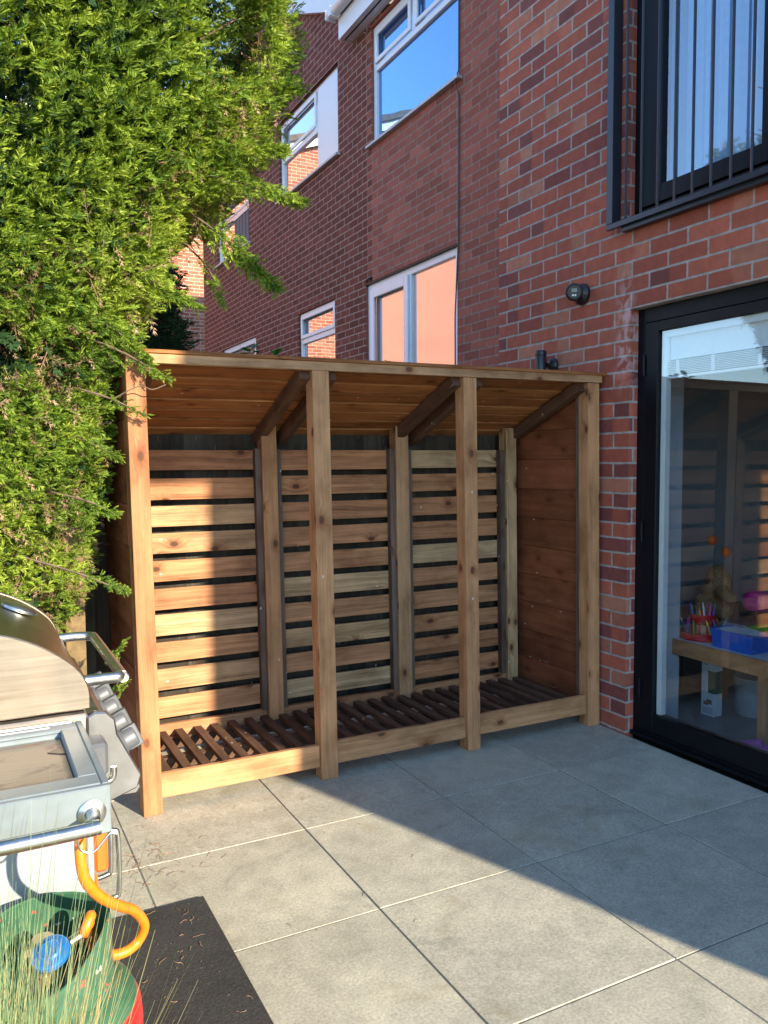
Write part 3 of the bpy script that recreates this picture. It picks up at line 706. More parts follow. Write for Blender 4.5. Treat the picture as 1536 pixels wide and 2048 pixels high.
# ------------------------------------------------------------------ wood store
SH = Matrix(((1, 0, -.0155, 0), (0, 1, 0, 0), (0, 0, 1, 0), (0, 0, 0, 1)))
store = thing('wood_store', 'empty brown timber log store with three bays and a sloping boarded roof', 'log store', (-1.17, .35, 0))
random.seed(21)
def part(mbx, name, mat, parent=None, bevel=.002):
    mbx.v = [tuple(SH @ Vector(p)) for p in mbx.v]
    return mbx.build(name, mat, parent or store, bevel=bevel, seg=2)
zt = lambda y: 1.803-.408*(y-.0)           # underside of the roof boards
posts = [(-2.328, .073, 1.753), (-1.578, .077, 1.756), (-.829, .072, 1.758), (-.086, .074, 1.761)]
for i, (x, w_, h) in enumerate(posts):
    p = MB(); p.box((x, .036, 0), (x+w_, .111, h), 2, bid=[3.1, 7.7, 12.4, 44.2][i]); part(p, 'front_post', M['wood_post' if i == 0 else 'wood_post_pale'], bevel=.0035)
bps = [(-2.325, .073), (-1.613, .076), (-.884, .076), (-.180, .070)]
for i, (x, w_) in enumerate(bps):
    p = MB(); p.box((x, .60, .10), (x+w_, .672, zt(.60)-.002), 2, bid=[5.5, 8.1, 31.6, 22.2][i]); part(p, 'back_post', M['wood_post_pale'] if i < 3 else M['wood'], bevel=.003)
# battens beside the back posts
for i, (a_, b_) in enumerate([(-2.250, -2.222), (-1.642, -1.6145), (-1.5355, -1.512), (-.914, -.8855), (-.8065, -.783), (-.212, -.1815)]):
    p = MB(); p.box((a_, .615, .158), (b_, .6535, 1.437+random.uniform(-.004, .004)), 2); part(p, 'batten', M['wood_grey'])
# slatted back, one panel per bay
for (a_, b_) in [(-2.25, -1.614), (-1.535, -.886), (-.806, -.182)]:
    p = MB(); z = 1.431
    for k in range(10):
        j = random.uniform(-.003, .003); h = .096+random.uniform(-.003, .003)
        ang = random.uniform(-.003, .003); mm = Matrix.Translation(((a_+b_)/2, .664, z)) @ Matrix.Rotation(ang, 4, 'Y') @ Matrix.Rotation(random.uniform(-.02, .02), 4, 'X')
        L_ = (b_-a_)/2
        p.box((-L_, -.0085, -h+j), (L_, .0085, j), 0, bid=random.random()*90, mat=mm); z -= .1275
    part(p, 'slatted_back', M['wood'])
# rails
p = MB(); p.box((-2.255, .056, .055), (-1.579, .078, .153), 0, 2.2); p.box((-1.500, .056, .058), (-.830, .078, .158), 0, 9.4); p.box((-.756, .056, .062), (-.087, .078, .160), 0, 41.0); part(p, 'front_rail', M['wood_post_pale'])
p = MB(); p.box((-2.255, .625, .05), (-1.614, .6525, .160), 0, 6.6); p.box((-1.536, .625, .05), (-.885, .6525, .160), 0, 16.6); p.box((-.807, .625, .05), (-.181, .6525, .160), 0, 26.6); part(p, 'back_rail', M['wood'])
# floor
p = MB(); x = -2.235; 
while x < -.10:
    x_ = x+random.uniform(-.004, .004)
    if not any(bx-.036 < x_ < bx+bw-.002 for bx, bw in bps[1:3]): y1_ = .623
    else: y1_ = .598
    p.box((x_, .080, .112), (x_+.038, y1_, .134+random.uniform(-.001, .001)), 1); x += .0832
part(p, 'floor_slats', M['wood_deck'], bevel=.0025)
p = MB(); p.box((-2.25, .0785, .060), (-.09, .108, .111), 0); p.box((-2.25, .33, .060), (-.09, .372, .111), 0); p.box((-2.25, .575, .060), (-.10, .598, .111), 0); part(p, 'joist', M['wood_deck'])
# fascia and roof
p = MB(); p.box((-2.327, .031, 1.756), (.002, .073, 1.802), 0, 13.1)
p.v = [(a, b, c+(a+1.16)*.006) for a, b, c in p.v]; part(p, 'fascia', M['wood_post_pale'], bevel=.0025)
th = math.atan(.408); p = MB()
for k in range(8):
    s0 = .024+k*.0975; mm = Matrix.Translation((0, 0, 1.803)) @ Matrix.Rotation(-th, 4, 'X') @ Matrix.Translation((0, s0, .0)) @ Matrix.Rotation(R(3.2), 4, 'X')
    p.box((-2.337+random.uniform(-.004, .004), 0, .0+random.uniform(0, .001)), (.040+random.uniform(-.006, .004), .0925+random.uniform(-.001, .001), .0155), 0, mat=mm)
p.v = [(a, b, c+(a+1.16)*.006) for a, b, c in p.v]
part(p, 'roof', M['wood_roof'])
p = MB(); mm = Matrix.Translation((0, 0, 1.803)) @ Matrix.Rotation(-th, 4, 'X')
for x in (-2.254, -1.622, -1.500, -.873, -.756, -.130):
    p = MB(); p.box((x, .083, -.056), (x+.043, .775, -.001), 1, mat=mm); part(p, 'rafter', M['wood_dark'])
# boarded ends
for s_, (xa, xb) in enumerate([(-2.331, -2.313), (-.060, -.042)]):
    p = MB(); z = .085
    k = 0
    while z < 1.72:
        z2 = z+.160
        pts = [(.075, z), (.60 if z < zt(.6)-.02 else None, z)]
        def lim(zz): return min(.665, (1.803-.02-zz)/.408)
        ya = .112
        if lim(z) > ya+.02:
            zz2 = min(z2, zt(ya)-.02)
            poly = [(ya, z), (lim(z), z)]
            if lim(zz2) < lim(z): poly += [(lim(z), min(zz2, zt(lim(z))-.02))] if zt(lim(z))-.02 > z+1e-4 else []
            poly += [(lim(zz2), zz2), (ya, zz2)]
            # drop doubled corners
            pp = [poly[0]]
            for q_ in poly[1:]:
                if math.dist(q_, pp[-1]) > 1e-4: pp.append(q_)
            off = .0025*(k % 2)
            p.poly_prism(pp, xa+off, xb+off, 0, bid=random.random()*60)
        z += .1615; k += 1
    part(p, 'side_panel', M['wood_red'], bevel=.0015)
p = MB(); p.box((-.082, .1125, .136), (-.0605, .136, 1.70), 2); part(p, 'batten', M['wood_grey'])
p = MB(); p.box((-2.311, .1125, .136), (-2.290, .136, 1.70), 2); part(p, 'batten', M['wood_grey'])

# ------------------------------------------------------------------ rubber mat and needle litter
p = MB(); mz = Matrix.Rotation(R(1.5), 4, 'Z'); p.box((-3.35, -2.3, .0015), (-2.277, -.645, .011), 0)
o = p.build('rubber_mat', M['rubber'], bevel=.003); tag(o, 'black rubber mat lying on the paving under the grill', 'mat')
random.seed(5); lt = MB()
def litter(x, y, n, L, z=.0015, curl=1.0):
    for _ in range(n):
        px, py = random.gauss(x[0], x[1]), random.gauss(y[0], y[1]); a = random.uniform(0, 6.28); l = random.uniform(.12, 1)**1.6*L
        pts = []; 
        for k in range(5):
            pts.append((px, py, z+.0012+.002*math.sin(k*.8)*random.random())); a += random.uniform(-1.0, 1.0)*curl; px += math.cos(a)*l/4; py += math.sin(a)*l/4
        lt.tube(pts, random.uniform(.0004, .0009), 4, bid=random.random(), cap=False)
litter((-2.42, .10), (-.32, .12), 70, .07); litter((-2.2, .25), (-.25, .15), 26, .06); litter((-2.38, .08), (-.80, .14), 34, .045, .0125)
litter((-1.9, .5), (-.6, .5), 26, .03); litter((-2.45, .1), (-1.1, .25), 18, .03, .0125); litter((-1.0, .5), (-.9, .4), 10, .03)
o = lt.build('needle_litter', M['dead_twig']); tag(o, 'dry brown conifer needles and twigs scattered over paving and mat', 'litter', kind='stuff')
random.seed(8)

# ------------------------------------------------------------------ gas grill
grill = thing('gas_grill', 'stainless steel gas grill with a closed hood standing beside the conifer', 'grill', (-3.0, -1.2, 0))
ya, yb = -1.455, -.86
hp = [(-2.700, .893), (-2.700, .925), (-2.706, .948), (-2.718, .970), (-2.738, .991), (-2.768, 1.014), (-2.806, 1.036), (-2.855, 1.055), (-2.93, 1.072), (-3.03, 1.078), (-3.12, 1.066), (-3.19, 1.03), (-3.22, .96), (-3.22, .893)]
hc = bez([(a, 0, b) for a, b in hp], 4); prof = [(p_.x, p_.z) for p_ in hc]
h = MB(); n = len(prof); o0 = len(h.v)
# the top skin, swelling gently along the hood
ny = 10
for j in range(ny+1):
    t_ = j/ny; y_ = ya+.004+(yb-ya-.008)*t_; sw = 1+.02*math.sin(math.pi*t_)
    for (px_, pz_) in prof: h.v.append((-2.95+(px_+2.95)*1.0, y_, .893+(pz_-.893)*sw))
for j in range(ny):
    for i in range(n-1):
        h.quad([o0+j*n+i, o0+j*n+i+1, o0+(j+1)*n+i+1, o0+(j+1)*n+i], [(0, 0)]*4, 0)
hood = h.build('hood', M['steel_hood'], grill, smooth=True)
for yy, s_ in ((ya, 1), (yb, -1)):
    c_ = MB(); pr = [(px_+(.003 if px_ > -2.9 else -.003)*1, pz_+.003) for px_, pz_ in prof]
    c_.poly_prism([(a, b) for a, b in pr], yy-.003 if s_ > 0 else yy-.006, yy+.006 if s_ > 0 else yy+.003, 1); c_.build('end_cap', M['steel_cap'], hood, bevel=.0025)
b = MB(); b.lathe([(0, .0), (.040, 0), (.040, .006), (.036, .010), (.030, .011), (0, .0125)], 32, (-2.800, -1.09, 1.040), (Vector((.42, 0, 1)).to_track_quat('Z', 'Y')).to_matrix().to_4x4()); b.build('thermometer', M['steel_tube'], hood, smooth=True)
hb = MB(); hb.tube([Vector(q_) for q_ in [(-2.705, -1.372, .930)]]+bez([(-2.66, -1.372, .930), (-2.632, -1.372, .930), (-2.622, -1.355, .929), (-2.620, -1.335, .928), (-2.620, -.96, .928), (-2.622, -.935, .928), (-2.634, -.92, .929), (-2.66, -.915, .930)], 5)+[Vector((-2.705, -.915, .930))], .0115, 14)
hb.build('lid_handle', M['steel_tube'], hood, smooth=True)
# firebox skirt below the lid
f = MB(); f.poly_prism([(-3.215, .79), (-2.705, .79), (-2.702, .886), (-3.215, .886)], ya+.002, yb-.002, 1); f.build('firebox', M['steel_skirt'], grill, bevel=.004)
# control panel, tilted, on the +x side
cp = MB(); cp.poly_prism([(-2.704, .70), (-2.610, .70), (-2.600, .715), (-2.660, .862), (-2.675, .874), (-2.704, .874)], ya+.02, yb-.005, 1); panel = cp.build('control_panel', M['steel_plate'], grill, bevel=.004)
pl = MB(); pl.poly_prism([(-2.704, .69), (-2.612, .722), (-2.604, .748), (-2.648, .838), (-2.652, .868), (-2.668, .885), (-2.690, .887), (-2.704, .880)], ya-.003, ya+.018, 1); pl.build('end_plate', M['steel_plate'], panel, bevel=.003)
kn_rot = Vector((.915, 0, .40)).to_track_quat('Z', 'Y').to_matrix().to_4x4()
for k in range(5):
    y_ = -1.375+k*.118
    kb = MB(); cx, cz = -2.632, .790
    kb.lathe([(0, 0), (.031, 0), (.031, .006), (.024, .010), (.023, .012)], 28, (cx, y_, cz), kn_rot)
    mmk = Matrix.Translation((cx, y_, cz)) @ kn_rot @ Matrix.Rotation(R(90 if k else 80), 4, 'Z')
    kb.lathe([(.023, .011), (.022, .034), (.019, .037), (0, .037)], 28, (cx, y_, cz), kn_rot)
    kb.box((-.024, -.008, .012), (.024, .008, .044), mat=mmk)
    kb.build('knob', M['knob_grey'], panel, bevel=.002, smooth=True)
kb = MB(); kb.tube([(-2.672, -1.44, .70), (-2.63, -1.44, .695), (-2.617, -1.44, .700), (-2.612, -1.44, .712), (-2.612, -1.44, .74)], .0075, 10)
# cabinet
cb_ = MB(); cb_.box((-3.20, ya+.006, .07), (-2.712, yb-.01, .698)); cb_.build('cabinet', M['grill_grey'], grill, bevel=.004)
for k, (y0_, y1_) in enumerate([(ya+.012, -1.162), (-1.156, yb-.016)]):
    d_ = MB(); d_.box((-2.710, y0_, .10), (-2.697, y1_, .685)); dr = d_.build('cabinet_door', M['grill_grey'], grill, bevel=.003)
    yh = (-1.18, -1.055)[k]
    zc = (.44, .435)[k]
    hh = MB(); hh.tube([Vector((-2.697, yh, zc+.085))]+bez([(-2.66, yh, zc+.085), (-2.622, yh, zc+.080), (-2.611, yh, zc+.062), (-2.611, yh, zc-.062), (-2.622, yh, zc-.080), (-2.66, yh, zc-.085)], 5)+[Vector((-2.697, yh, zc-.085))], .0062, 12)
    hh.build('door_handle', M['steel_tube'], dr, smooth=True)
# side shelf with a sunken side burner plate
sy0, sy1 = -1.822, -1.470
sh = MB()
zz = .880
sh.box((-3.22, sy0, zz-.075), (-2.716, sy0+.012, zz)); sh.box((-2.728, sy0+.0125, zz-.075), (-2.716, sy1, zz)); sh.box((-3.22, sy0+.0125, zz-.03), (-3.208, sy1, zz)); sh.box((-3.2075, sy1-.012, zz-.03), (-2.7285, sy1, zz))
# top rim around the recess
ra_, rb_, rc_, rd_ = -3.12, -2.758, sy0+.055, sy1-.045
sh.box((-3.2075, sy0+.0125, zz-.006), (-2.7285, rc_, zz+.001)); sh.box((-3.2075, rd_, zz-.006), (-2.7285, sy1-.0125, zz+.001)); sh.box((rb_, rc_+.0002, zz-.006), (-2.7285, rd_-.0002, zz+.001)); sh.box((-3.2075, rc_+.0002, zz-.006), (ra_, rd_-.0002, zz+.001))
sh.box((ra_-.004, rc_-.004, zz-.026), (rb_+.004, rc_, zz-.0065)); sh.box((ra_-.004, rd_, zz-.026), (rb_+.004, rd_+.004, zz-.0065)); sh.box((rb_, rc_, zz-.026), (rb_+.004, rd_, zz-.0065))
shelf = sh.build('side_shelf', M['shelf_grey'], grill, bevel=.004)
pn = MB(); pn.box((ra_, rc_, zz-.024), (rb_, rd_, zz-.014)); pn.build('burner_cover', M['steel_pan'], shelf, bevel=.002)
hn = MB(); hn.poly_prism([(rb_-.030, (rc_+rd_)/2+.05), (rb_-.014, (rc_+rd_)/2+.064), (rb_+.001, (rc_+rd_)/2+.070), (rb_+.001, (rc_+rd_)/2+.03), (rb_-.012, (rc_+rd_)/2+.036)], zz-.0135, zz-.0125, 2); hn.build('notch_plate', M['black_plastic'], shelf, bevel=.001)  # flat black plate painted as the dark hole of the notch
lp = MB(); lp.tube([(-3.2, sy1-.006, zz+.0012), (-2.735, sy1-.006, zz+.0012)], .004, 8)
for y_ in (sy1-.026,): lp.tube([(-2.86, y_, zz+.001), (-2.775, y_, zz+.001)], .0022, 6)
lp.build('rim_bead', M['steel_tube'], shelf, smooth=True)
kb2 = MB(); kb2.box((-2.715, sy1-.10, zz-.080), (-2.682, sy1-.03, zz-.020)); kb2.build('igniter_box', M['knob_grey'], shelf, bevel=.006)
tb = MB(); tb.tube([Vector((-2.706, -1.53, .80)), Vector((-2.706, -1.53, .785))]+bez([(-2.706, -1.53, .783), (-2.702, -1.53, .775), (-2.692, -1.53, .772), (-2.676, -1.53, .774), (-2.669, -1.53, .782), (-2.668, -1.53, .80)], 4), .006, 10); tb.build('gas_pipe', M['steel_tube'], shelf, smooth=True)
rl = MB(); rl.tube([Vector((-2.745, sy0+.004, .842)), Vector((-2.745, sy0-.020, .842))]+bez([(-2.748, sy0-.038, .842), (-2.756, sy0-.048, .841), (-2.775, sy0-.055, .840), (-3.15, sy0-.055, .840)], 6), .0105, 16)
rail = rl.build('towel_rail', M['steel_tube'], shelf, smooth=True)
fg = MB(); fg.lathe([(.011, 0), (.020, 0), (.021, .003), (.016, .006), (.011, .007)], 28, (-2.745, sy0-.001, .842), Vector((0, -1, 0)).to_track_quat('Z', 'Y').to_matrix().to_4x4()); fg.build('flange', M['steel_tube'], rail, smooth=True)
hk = thing('wire_hook', 'thin bent wire hook hanging from the rail of the grill shelf', 'hook', (-2.76, -1.87, .8))
x_, y_, z_ = -2.752, -1.80, .79
s1 = MB(); s1.tube(bez([(x_, y_, z_+.03), (x_-.012, y_, z_+.012), (x_-.008, y_, z_-.012), (x_+.010, y_, z_-.020), (x_+.024, y_, z_-.008), (x_+.036, y_, z_+.004), (x_+.046, y_, z_+.002)], 6), .0021, 8)
s1.build('wire', M['steel_tube'], hk, smooth=True)
oc = MB(); oc.box((-2.678, -1.30, .485), (-2.650, -1.285, .585)); oc.box((-2.684, -1.302, .39), (-2.672, -1.287, .484))  # two flat boxes for the orange hose hanging here
for z in (0,): pass
o = oc.build('hose_strip', M['orange_cloth'], bevel=.006, smooth=False); tag(o, 'bright orange piece of hose hanging at the front corner of the grill cabinet', 'hose_piece')
for (x, y) in ((-3.15, -1.40), (-2.75, -1.40), (-3.15, -.92), (-2.75, -.92)):
    c_ = MB(); c_.lathe([(0, -.015), (.024, -.015), (.027, -.008), (.027, .008), (.024, .015), (0, .015)], 20, (x, y, .0385), Matrix.Rotation(R(90), 4, 'X')); c_.box((x-.008, y-.018, .042), (x+.008, y+.018, .072)); c_.build('castor', M['black_plastic'], grill, smooth=True)

# ------------------------------------------------------------------ gas bottle, regulator and hose
bx, by = -2.795, -1.60
bot = thing('gas_bottle', 'green and red painted gas bottle with chipped collar under the grill shelf', 'gas bottle', (bx, by, 0))
b = MB(); b.lathe([(0, .02), (.12, .02), (.125, .0), (.128, .0), (.128, .03), (.152, .05), (.155, .08), (.155, .355), (.152, .385), (.140, .412), (.118, .430), (.085, .442), (.04, .447), (0, .448)], 56, (bx, by, .012)); b.build('body', M['bottle'], bot, smooth=True)
co = MB(); a0_, a1_ = R(-118), R(190)
hfun = lambda a: .135
seg = 64
pr = [(.108, .425), (.106, .47), (.104, .545), (.103, .553), (.100, .556), (.097, .553), (.099, .545), (.101, .47), (.103, .425)]
co.lathe(pr, seg, (bx, by, .012), None, a0_, a1_)
# lower the collar towards the front, as on the real one, and cut a hand hole between 20 and 60 degrees
nv = []
for (x, y, z) in co.v:
    a = math.atan2(y-by, x-bx); k_ = (z-.012-.425)/.131
    drop = .075*max(0, math.cos(a-R(-105)))**2
    nv.append((x, y, .012+.425+k_*(.131-drop)))
co.v = nv
col_ = co.build('collar', M['bottle'], bot, smooth=True)
vl = MB(); vl.lathe([(.03, .44), (.03, .46), (.014, .465), (.014, .50), (.018, .505), (.018, .53), (0, .53)], 20, (bx-.01, by, .012)); vl.box((bx-.045, by-.012, .495), (bx+.02, by+.012, .52)); vl.build('valve', M['brass'], bot, smooth=True)
rg = thing('gas_regulator', 'translucent blue round gas regulator clipped on the gas bottle valve', 'regulator', (bx-.03, by-.06, .50))
b = MB(); rr_ = Vector((-.25, -.35, .9)).to_track_quat('Z', 'Y').to_matrix().to_4x4()
b.lathe([(0, -.016), (.020, -.016), (.024, -.006), (.036, -.002), (.038, .001), (.038, .004), (.035, .0045), (.035, .006), (.038, .0065), (.038, .011), (.034, .014), (.024, .015), (.022, .0195), (.0195, .021), (.010, .0195), (0, .0195)], 36, (bx+.000, by-.045, .532), rr_ @ Matrix.Scale(.84, 4)); b.build('body', plain('regulator_blue', (.03, .20, .55), .22, .3), rg, smooth=True)
b = MB(); b.tube([(bx+.03, by-.035, .540), (bx+.062, by-.025, .548)], .009, 12); b.build('spout', M['brass'], rg, smooth=True)
hs = MB()
cs = [(-2.745, -1.68, .80), (-2.748, -1.70, .77), (-2.752, -1.72, .735), (-2.746, -1.72, .69), (-2.722, -1.70, .645), (-2.688, -1.66, .600), (-2.650, -1.61, .553), (-2.628, -1.58, .505), (-2.637, -1.57, .472), (-2.662, -1.58, .463), (-2.692, -1.585, .468), (-2.715, -1.59, .490), (-2.728, -1.60, .52), (-2.728, -1.61, .560), (-2.728, -1.625, .572), (-2.738, -1.635, .558), (bx+.056, by-.027, .546)]
hs.tube(bez(cs, 7), .0092, 14); o = hs.build('gas_hose', M['orange_hose'], smooth=True); tag(o, 'orange rubber gas hose looping from the grill to the gas bottle', 'hose')

# ------------------------------------------------------------------ things in the room
tb_ = thing('play_table', 'low light brown wooden children table behind the glass door', 'table', (.62, -.6, 0))
tx0, tx1, ty0, ty1, tz = .30, .98, -.70, .02, .455
t_ = MB(); t_.box((tx0, ty0, tz-.012), (tx1, ty1, tz)); t_.build('tabletop', M['paper'], tb_, bevel=.002)
t_ = MB(); t_.box((tx0-.012, ty0-.012, tz-.075), (tx0, ty1+.012, tz+.004)); t_.box((tx1, ty0-.012, tz-.075), (tx1+.012, ty1+.012, tz+.004)); t_.box((tx0, ty0-.012, tz-.075), (tx1, ty0, tz+.004)); t_.box((tx0, ty1, tz-.075), (tx1, ty1+.012, tz+.004)); t_.build('apron', M['table_wood'], tb_, bevel=.003)
for (x, y) in ((tx0, ty0), (tx1-.045, ty0), (tx0, ty1-.045), (tx1-.045, ty1-.045)):
    l_ = MB(); l_.box((x, y, .013), (x+.045, y+.045, tz-.013), 2); l_.build('leg', M['table_wood'], tb_, bevel=.003)
tb2 = thing('wooden_stool', 'second low wooden stool standing behind the children table', 'stool', (1.35, -.6, 0))
t_ = MB(); t_.box((1.2, -.85, .27), (1.5, -.45, .29)); t_.box((1.2, -.85, .23), (1.215, -.45, .269)); t_.build('seat', M['table_wood'], tb2, bevel=.003)
for (x, y) in ((1.2, -.85), (1.46, -.85), (1.2, -.49), (1.46, -.49)):
    l_ = MB(); l_.box((x+.016, y, .013), (x+.05, y+.04, .268), 2); l_.build('leg', M['table_wood'], tb2, bevel=.003)
random.seed(3)
cd = thing('pencil_caddy', 'red revolving pen caddy full of coloured pens on the children table', 'pen holder', (.45, -.20, tz))
cx, cy = .445, -.215
b = MB(); b.lathe([(0, 0), (.115, 0), (.120, .010), (.112, .03), (.108, .034), (.105, .012), (.06, .010), (.06, .075), (.063, .077), (.063, .012)], 40, (cx, cy, tz+.002))
b.lathe([(.0, .085), (.062, .085), (.064, .125), (.058, .127), (.056, .095), (0, .095)], 40, (cx, cy, tz)); b.build('tray', M['red_plastic'], cd, smooth=True)
b = MB(); b.lathe([(.100, .03), (.098, .085), (.095, .085), (.097, .03)], 40, (cx, cy, tz)); b.build('clear_rim', M['glass'], cd, smooth=True)
pcols = {'yellow': (.8, .65, .05), 'blue': (.05, .12, .6), 'teal': (.03, .3, .35), 'orange': (.9, .25, .03), 'white': (.75, .75, .75), 'magenta': (.6, .05, .3), 'violet': (.15, .08, .4), 'green': (.1, .45, .08), 'black': (.03, .03, .03)}
pm = {k: plain('pen_'+k, v, .35) for k, v in pcols.items()}
ks = list(pm)
for i in range(26):
    a = i/26*6.283; rr = .045 if i % 2 else .085; zb = tz+(.09 if i % 2 else .03); L_ = random.uniform(.06, .10) if i % 2 else random.uniform(.06, .085)
    p0 = Vector((cx+rr*math.cos(a), cy+rr*math.sin(a), zb)); p1 = p0+Vector((random.uniform(-.02, .02), random.uniform(-.03, .03), L_))
    k_ = ks[(i*5) % len(ks)]
    b = MB(); b.tube([p0, p0.lerp(p1, .8), p0.lerp(p1, .82), p1], [.0048, .0048, .0035, .002], 8); o = b.build('pen', pm[k_], smooth=True)
    tag(o, '%s pen standing in the red caddy on the children table' % k_, 'pen', 'pens in the red caddy')
def tub(name, label, mat, x0, x1, y0, y1, z, h, fl=.9):
    t = thing(name, label, 'box', ((x0+x1)/2, (y0+y1)/2, z)); cx_, cy_ = (x0+x1)/2, (y0+y1)/2; b = MB(); o = 0
    hx, hy = (x1-x0)/2, (y1-y0)/2; th_ = .004
    def ring(s_, zz, d): return [(cx_+sx_*(hx*s_-d), cy_+sy_*(hy*s_-d), zz) for sx_, sy_ in ((-1, -1), (1, -1), (1, 1), (-1, 1))]
    rs = [ring(fl, z, 0), ring(1, z+h, 0), ring(1.03, z+h+.001, 0), ring(1.03, z+h-.008+.012, 0), ring(1, z+h+.004, th_), ring(fl, z+.004, th_)]
    for r_ in rs: b.v += r_
    for i in range(len(rs)-1):
        for k in range(4): b.quad([i*4+k, i*4+(k+1) % 4, i*4+4+(k+1) % 4, i*4+4+k], [(0, 0)]*4, 0)
    b.quad([3, 2, 1, 0], [(0, 0)]*4, 0); q = (len(rs)-1)*4; b.quad([q, q+1, q+2, q+3], [(0, 0)]*4, 0)
    b.build('tub', mat, t, bevel=.0015); return t
tub('blue_storage_box', 'blue plastic box of papers on the corner of the children table', M['blue_plastic'], .33, .47, -.60, -.36, tz+.0025, .085)
tub('green_storage_box', 'bright green plastic box behind the blue box on the children table', M['green_plastic'], .50, .68, -.60, -.40, tz+.0025, .075)
for k in range(9):
    x, y = random.uniform(.36, .85), random.uniform(-.6, -.05)
    a = random.uniform(0, 3); b = MB(); z_ = tz+.002+k*.0012
    if k > 4: x, y, z_ = random.uniform(.37, .43), random.uniform(-.53, -.43), tz+.080+(k-5)*.004
    b.box((-.07 if k < 5 else -.05, -.10 if k < 5 else -.08, 0), (.07 if k < 5 else .05, .10 if k < 5 else .08, .0009), mat=Matrix.Translation((x, y, z_)) @ Matrix.Rotation(a if k < 5 else random.uniform(-.15, .15), 4, 'Z') @ Matrix.Rotation(0 if k < 5 else random.uniform(-.12, .12), 4, 'X'))
    o = b.build('sheet_of_paper', M['paper']); tag(o, 'white sheet of paper %s' % ('lying on the children table' if k < 5 else 'lying in the blue box'), 'paper', 'papers on the children table' if k < 5 else 'papers in the blue box')
# packaging box with a window, below the table
pk = thing('toy_package', 'tall white cardboard toy package with cut out window under the table', 'package', (.60, -.08, .013))
b = MB(); P0 = (.56, -.20, .014)
b.box((.56, -.20, .014), (.62, -.115, .135), 2); b.box((.56, -.152, .136), (.62, -.115, .255), 2); b.box((.56, -.20, .256), (.62, -.115, .335), 2); b.build('carton', M['paper'], pk, bevel=.001)
b = MB(); b.box((.566, -.198, .136), (.615, -.1525, .255)); b.build('toy', plain('toy', (.10, .16, .12), .4), pk)
b = MB(); b.box((.5585, -.185, .078), (.5598, -.150, .102)); b.box((.5585, -.163, .07), (.5598, -.132, .090)); b.build('picture', plain('pic', (.30, .14, .06), .5, var=.6, scale=150), pk)
b = MB()
for k in range(4): b.box((.5587, -.192, .028+k*.009), (.5597, -.128+(k % 2)*.004, .031+k*.009))
b.box((.5587, -.175, .297), (.5597, -.128, .302)); b.box((.5587, -.155, .286), (.5597, -.128, .289)); b.build('print', plain('print_', (.12, .2, .35), .5), pk)
tb3 = thing('white_storage_bin', 'round pale grey bin standing on the floor under the children table', 'bin', (.80, -.28, 0))
b = MB(); b.lathe([(0, 0), (.085, 0), (.10, .19), (.104, .195), (.104, .205), (.098, .205), (.09, .02), (0, .02)], 32, (.80, -.25, .014)); b.build('bin', plain('bin_grey', (.30, .31, .33), .5), tb3, smooth=True)
bt = thing('soft_toy', 'brown plush toy with orange ears sitting behind the glass door', 'soft toy', (.75, .15, .5))
def blob(pts, name, mat, parent, sub=2):
    v = [p[0] for p in pts]; e = [(i, p[2]) for i, p in enumerate(pts) if p[2] is not None]
    me = bpy.data.meshes.new(name); me.from_pydata(v, e, []); o = bpy.data.objects.new(name, me); C.objects.link(o)
    sk = o.modifiers.new('skin', 'SKIN'); sv = me.skin_vertices[0].data
    for i, p in enumerate(pts): sv[i].radius = (p[1], p[1]); sv[i].use_root = (i == 0)
    s2 = o.modifiers.new('sub', 'SUBSURF'); s2.levels = sub; s2.render_levels = sub; me.materials.append(mat); o.parent = parent
    o.matrix_parent_inverse = Matrix.Translation(-Vector(parent.location)); return o
bxx, byy = .93, .10
cs_ = thing('toy_chest', 'dark low cupboard behind the children table carrying the toys', 'cupboard', (1.15, 0, 0))
b = MB(); b.box((.9, -.55, .014), (1.4, .33, .48)); b.build('chest', plain('chest', (.06, .07, .09), .5), cs_, bevel=.004)
b = MB(); b.box((.892, -.53, .04), (.899, -.12, .46)); b.box((.892, -.10, .04), (.899, .31, .46)); b.build('chest_door', plain('chestd', (.09, .10, .12), .5), cs_, bevel=.003)
blob([((bxx, byy, .53), .085, None), ((bxx, byy, .66), .08, 0), ((bxx-.02, byy-.02, .78), .065, 1), ((bxx-.08, byy-.10, .62), .035, 1), ((bxx-.10, byy-.20, .60), .03, 3), ((bxx-.10, byy+.08, .56), .035, 0), ((bxx-.06, byy-.12, .51), .04, 0)], 'body', M['brown_fur'], bt)
for dy, dz in ((.03, .91), (-.07, .85)):
    blob([((bxx-.03, byy+dy, dz-.03), .022, None), ((bxx-.03, byy+dy-.01, dz), .034, 0), ((bxx-.03, byy+dy-.01, dz+.03), .02, 1)], 'ear', M['orange_cloth'], bt)
pb = thing('magenta_cushion', 'magenta cushion leaning behind the children table', 'cushion', (1.0, -.38, .5))
blob([((.985, -.04, .57), .06, None), ((.985, -.12, .59), .075, 0), ((.985, -.21, .58), .05, 1)], 'cushion', M['magenta'], pb)
pr_ = thing('purple_toy', 'purple plastic toy on the floor at the lower edge of the glass door', 'toy', (.42, -.85, 0))
blob([((.22, -.60, .05), .030, None), ((.24, -.68, .055), .036, 0), ((.28, -.80, .05), .032, 1), ((.26, -.72, .10), .022, 1)], 'body', M['purple'], pr_)

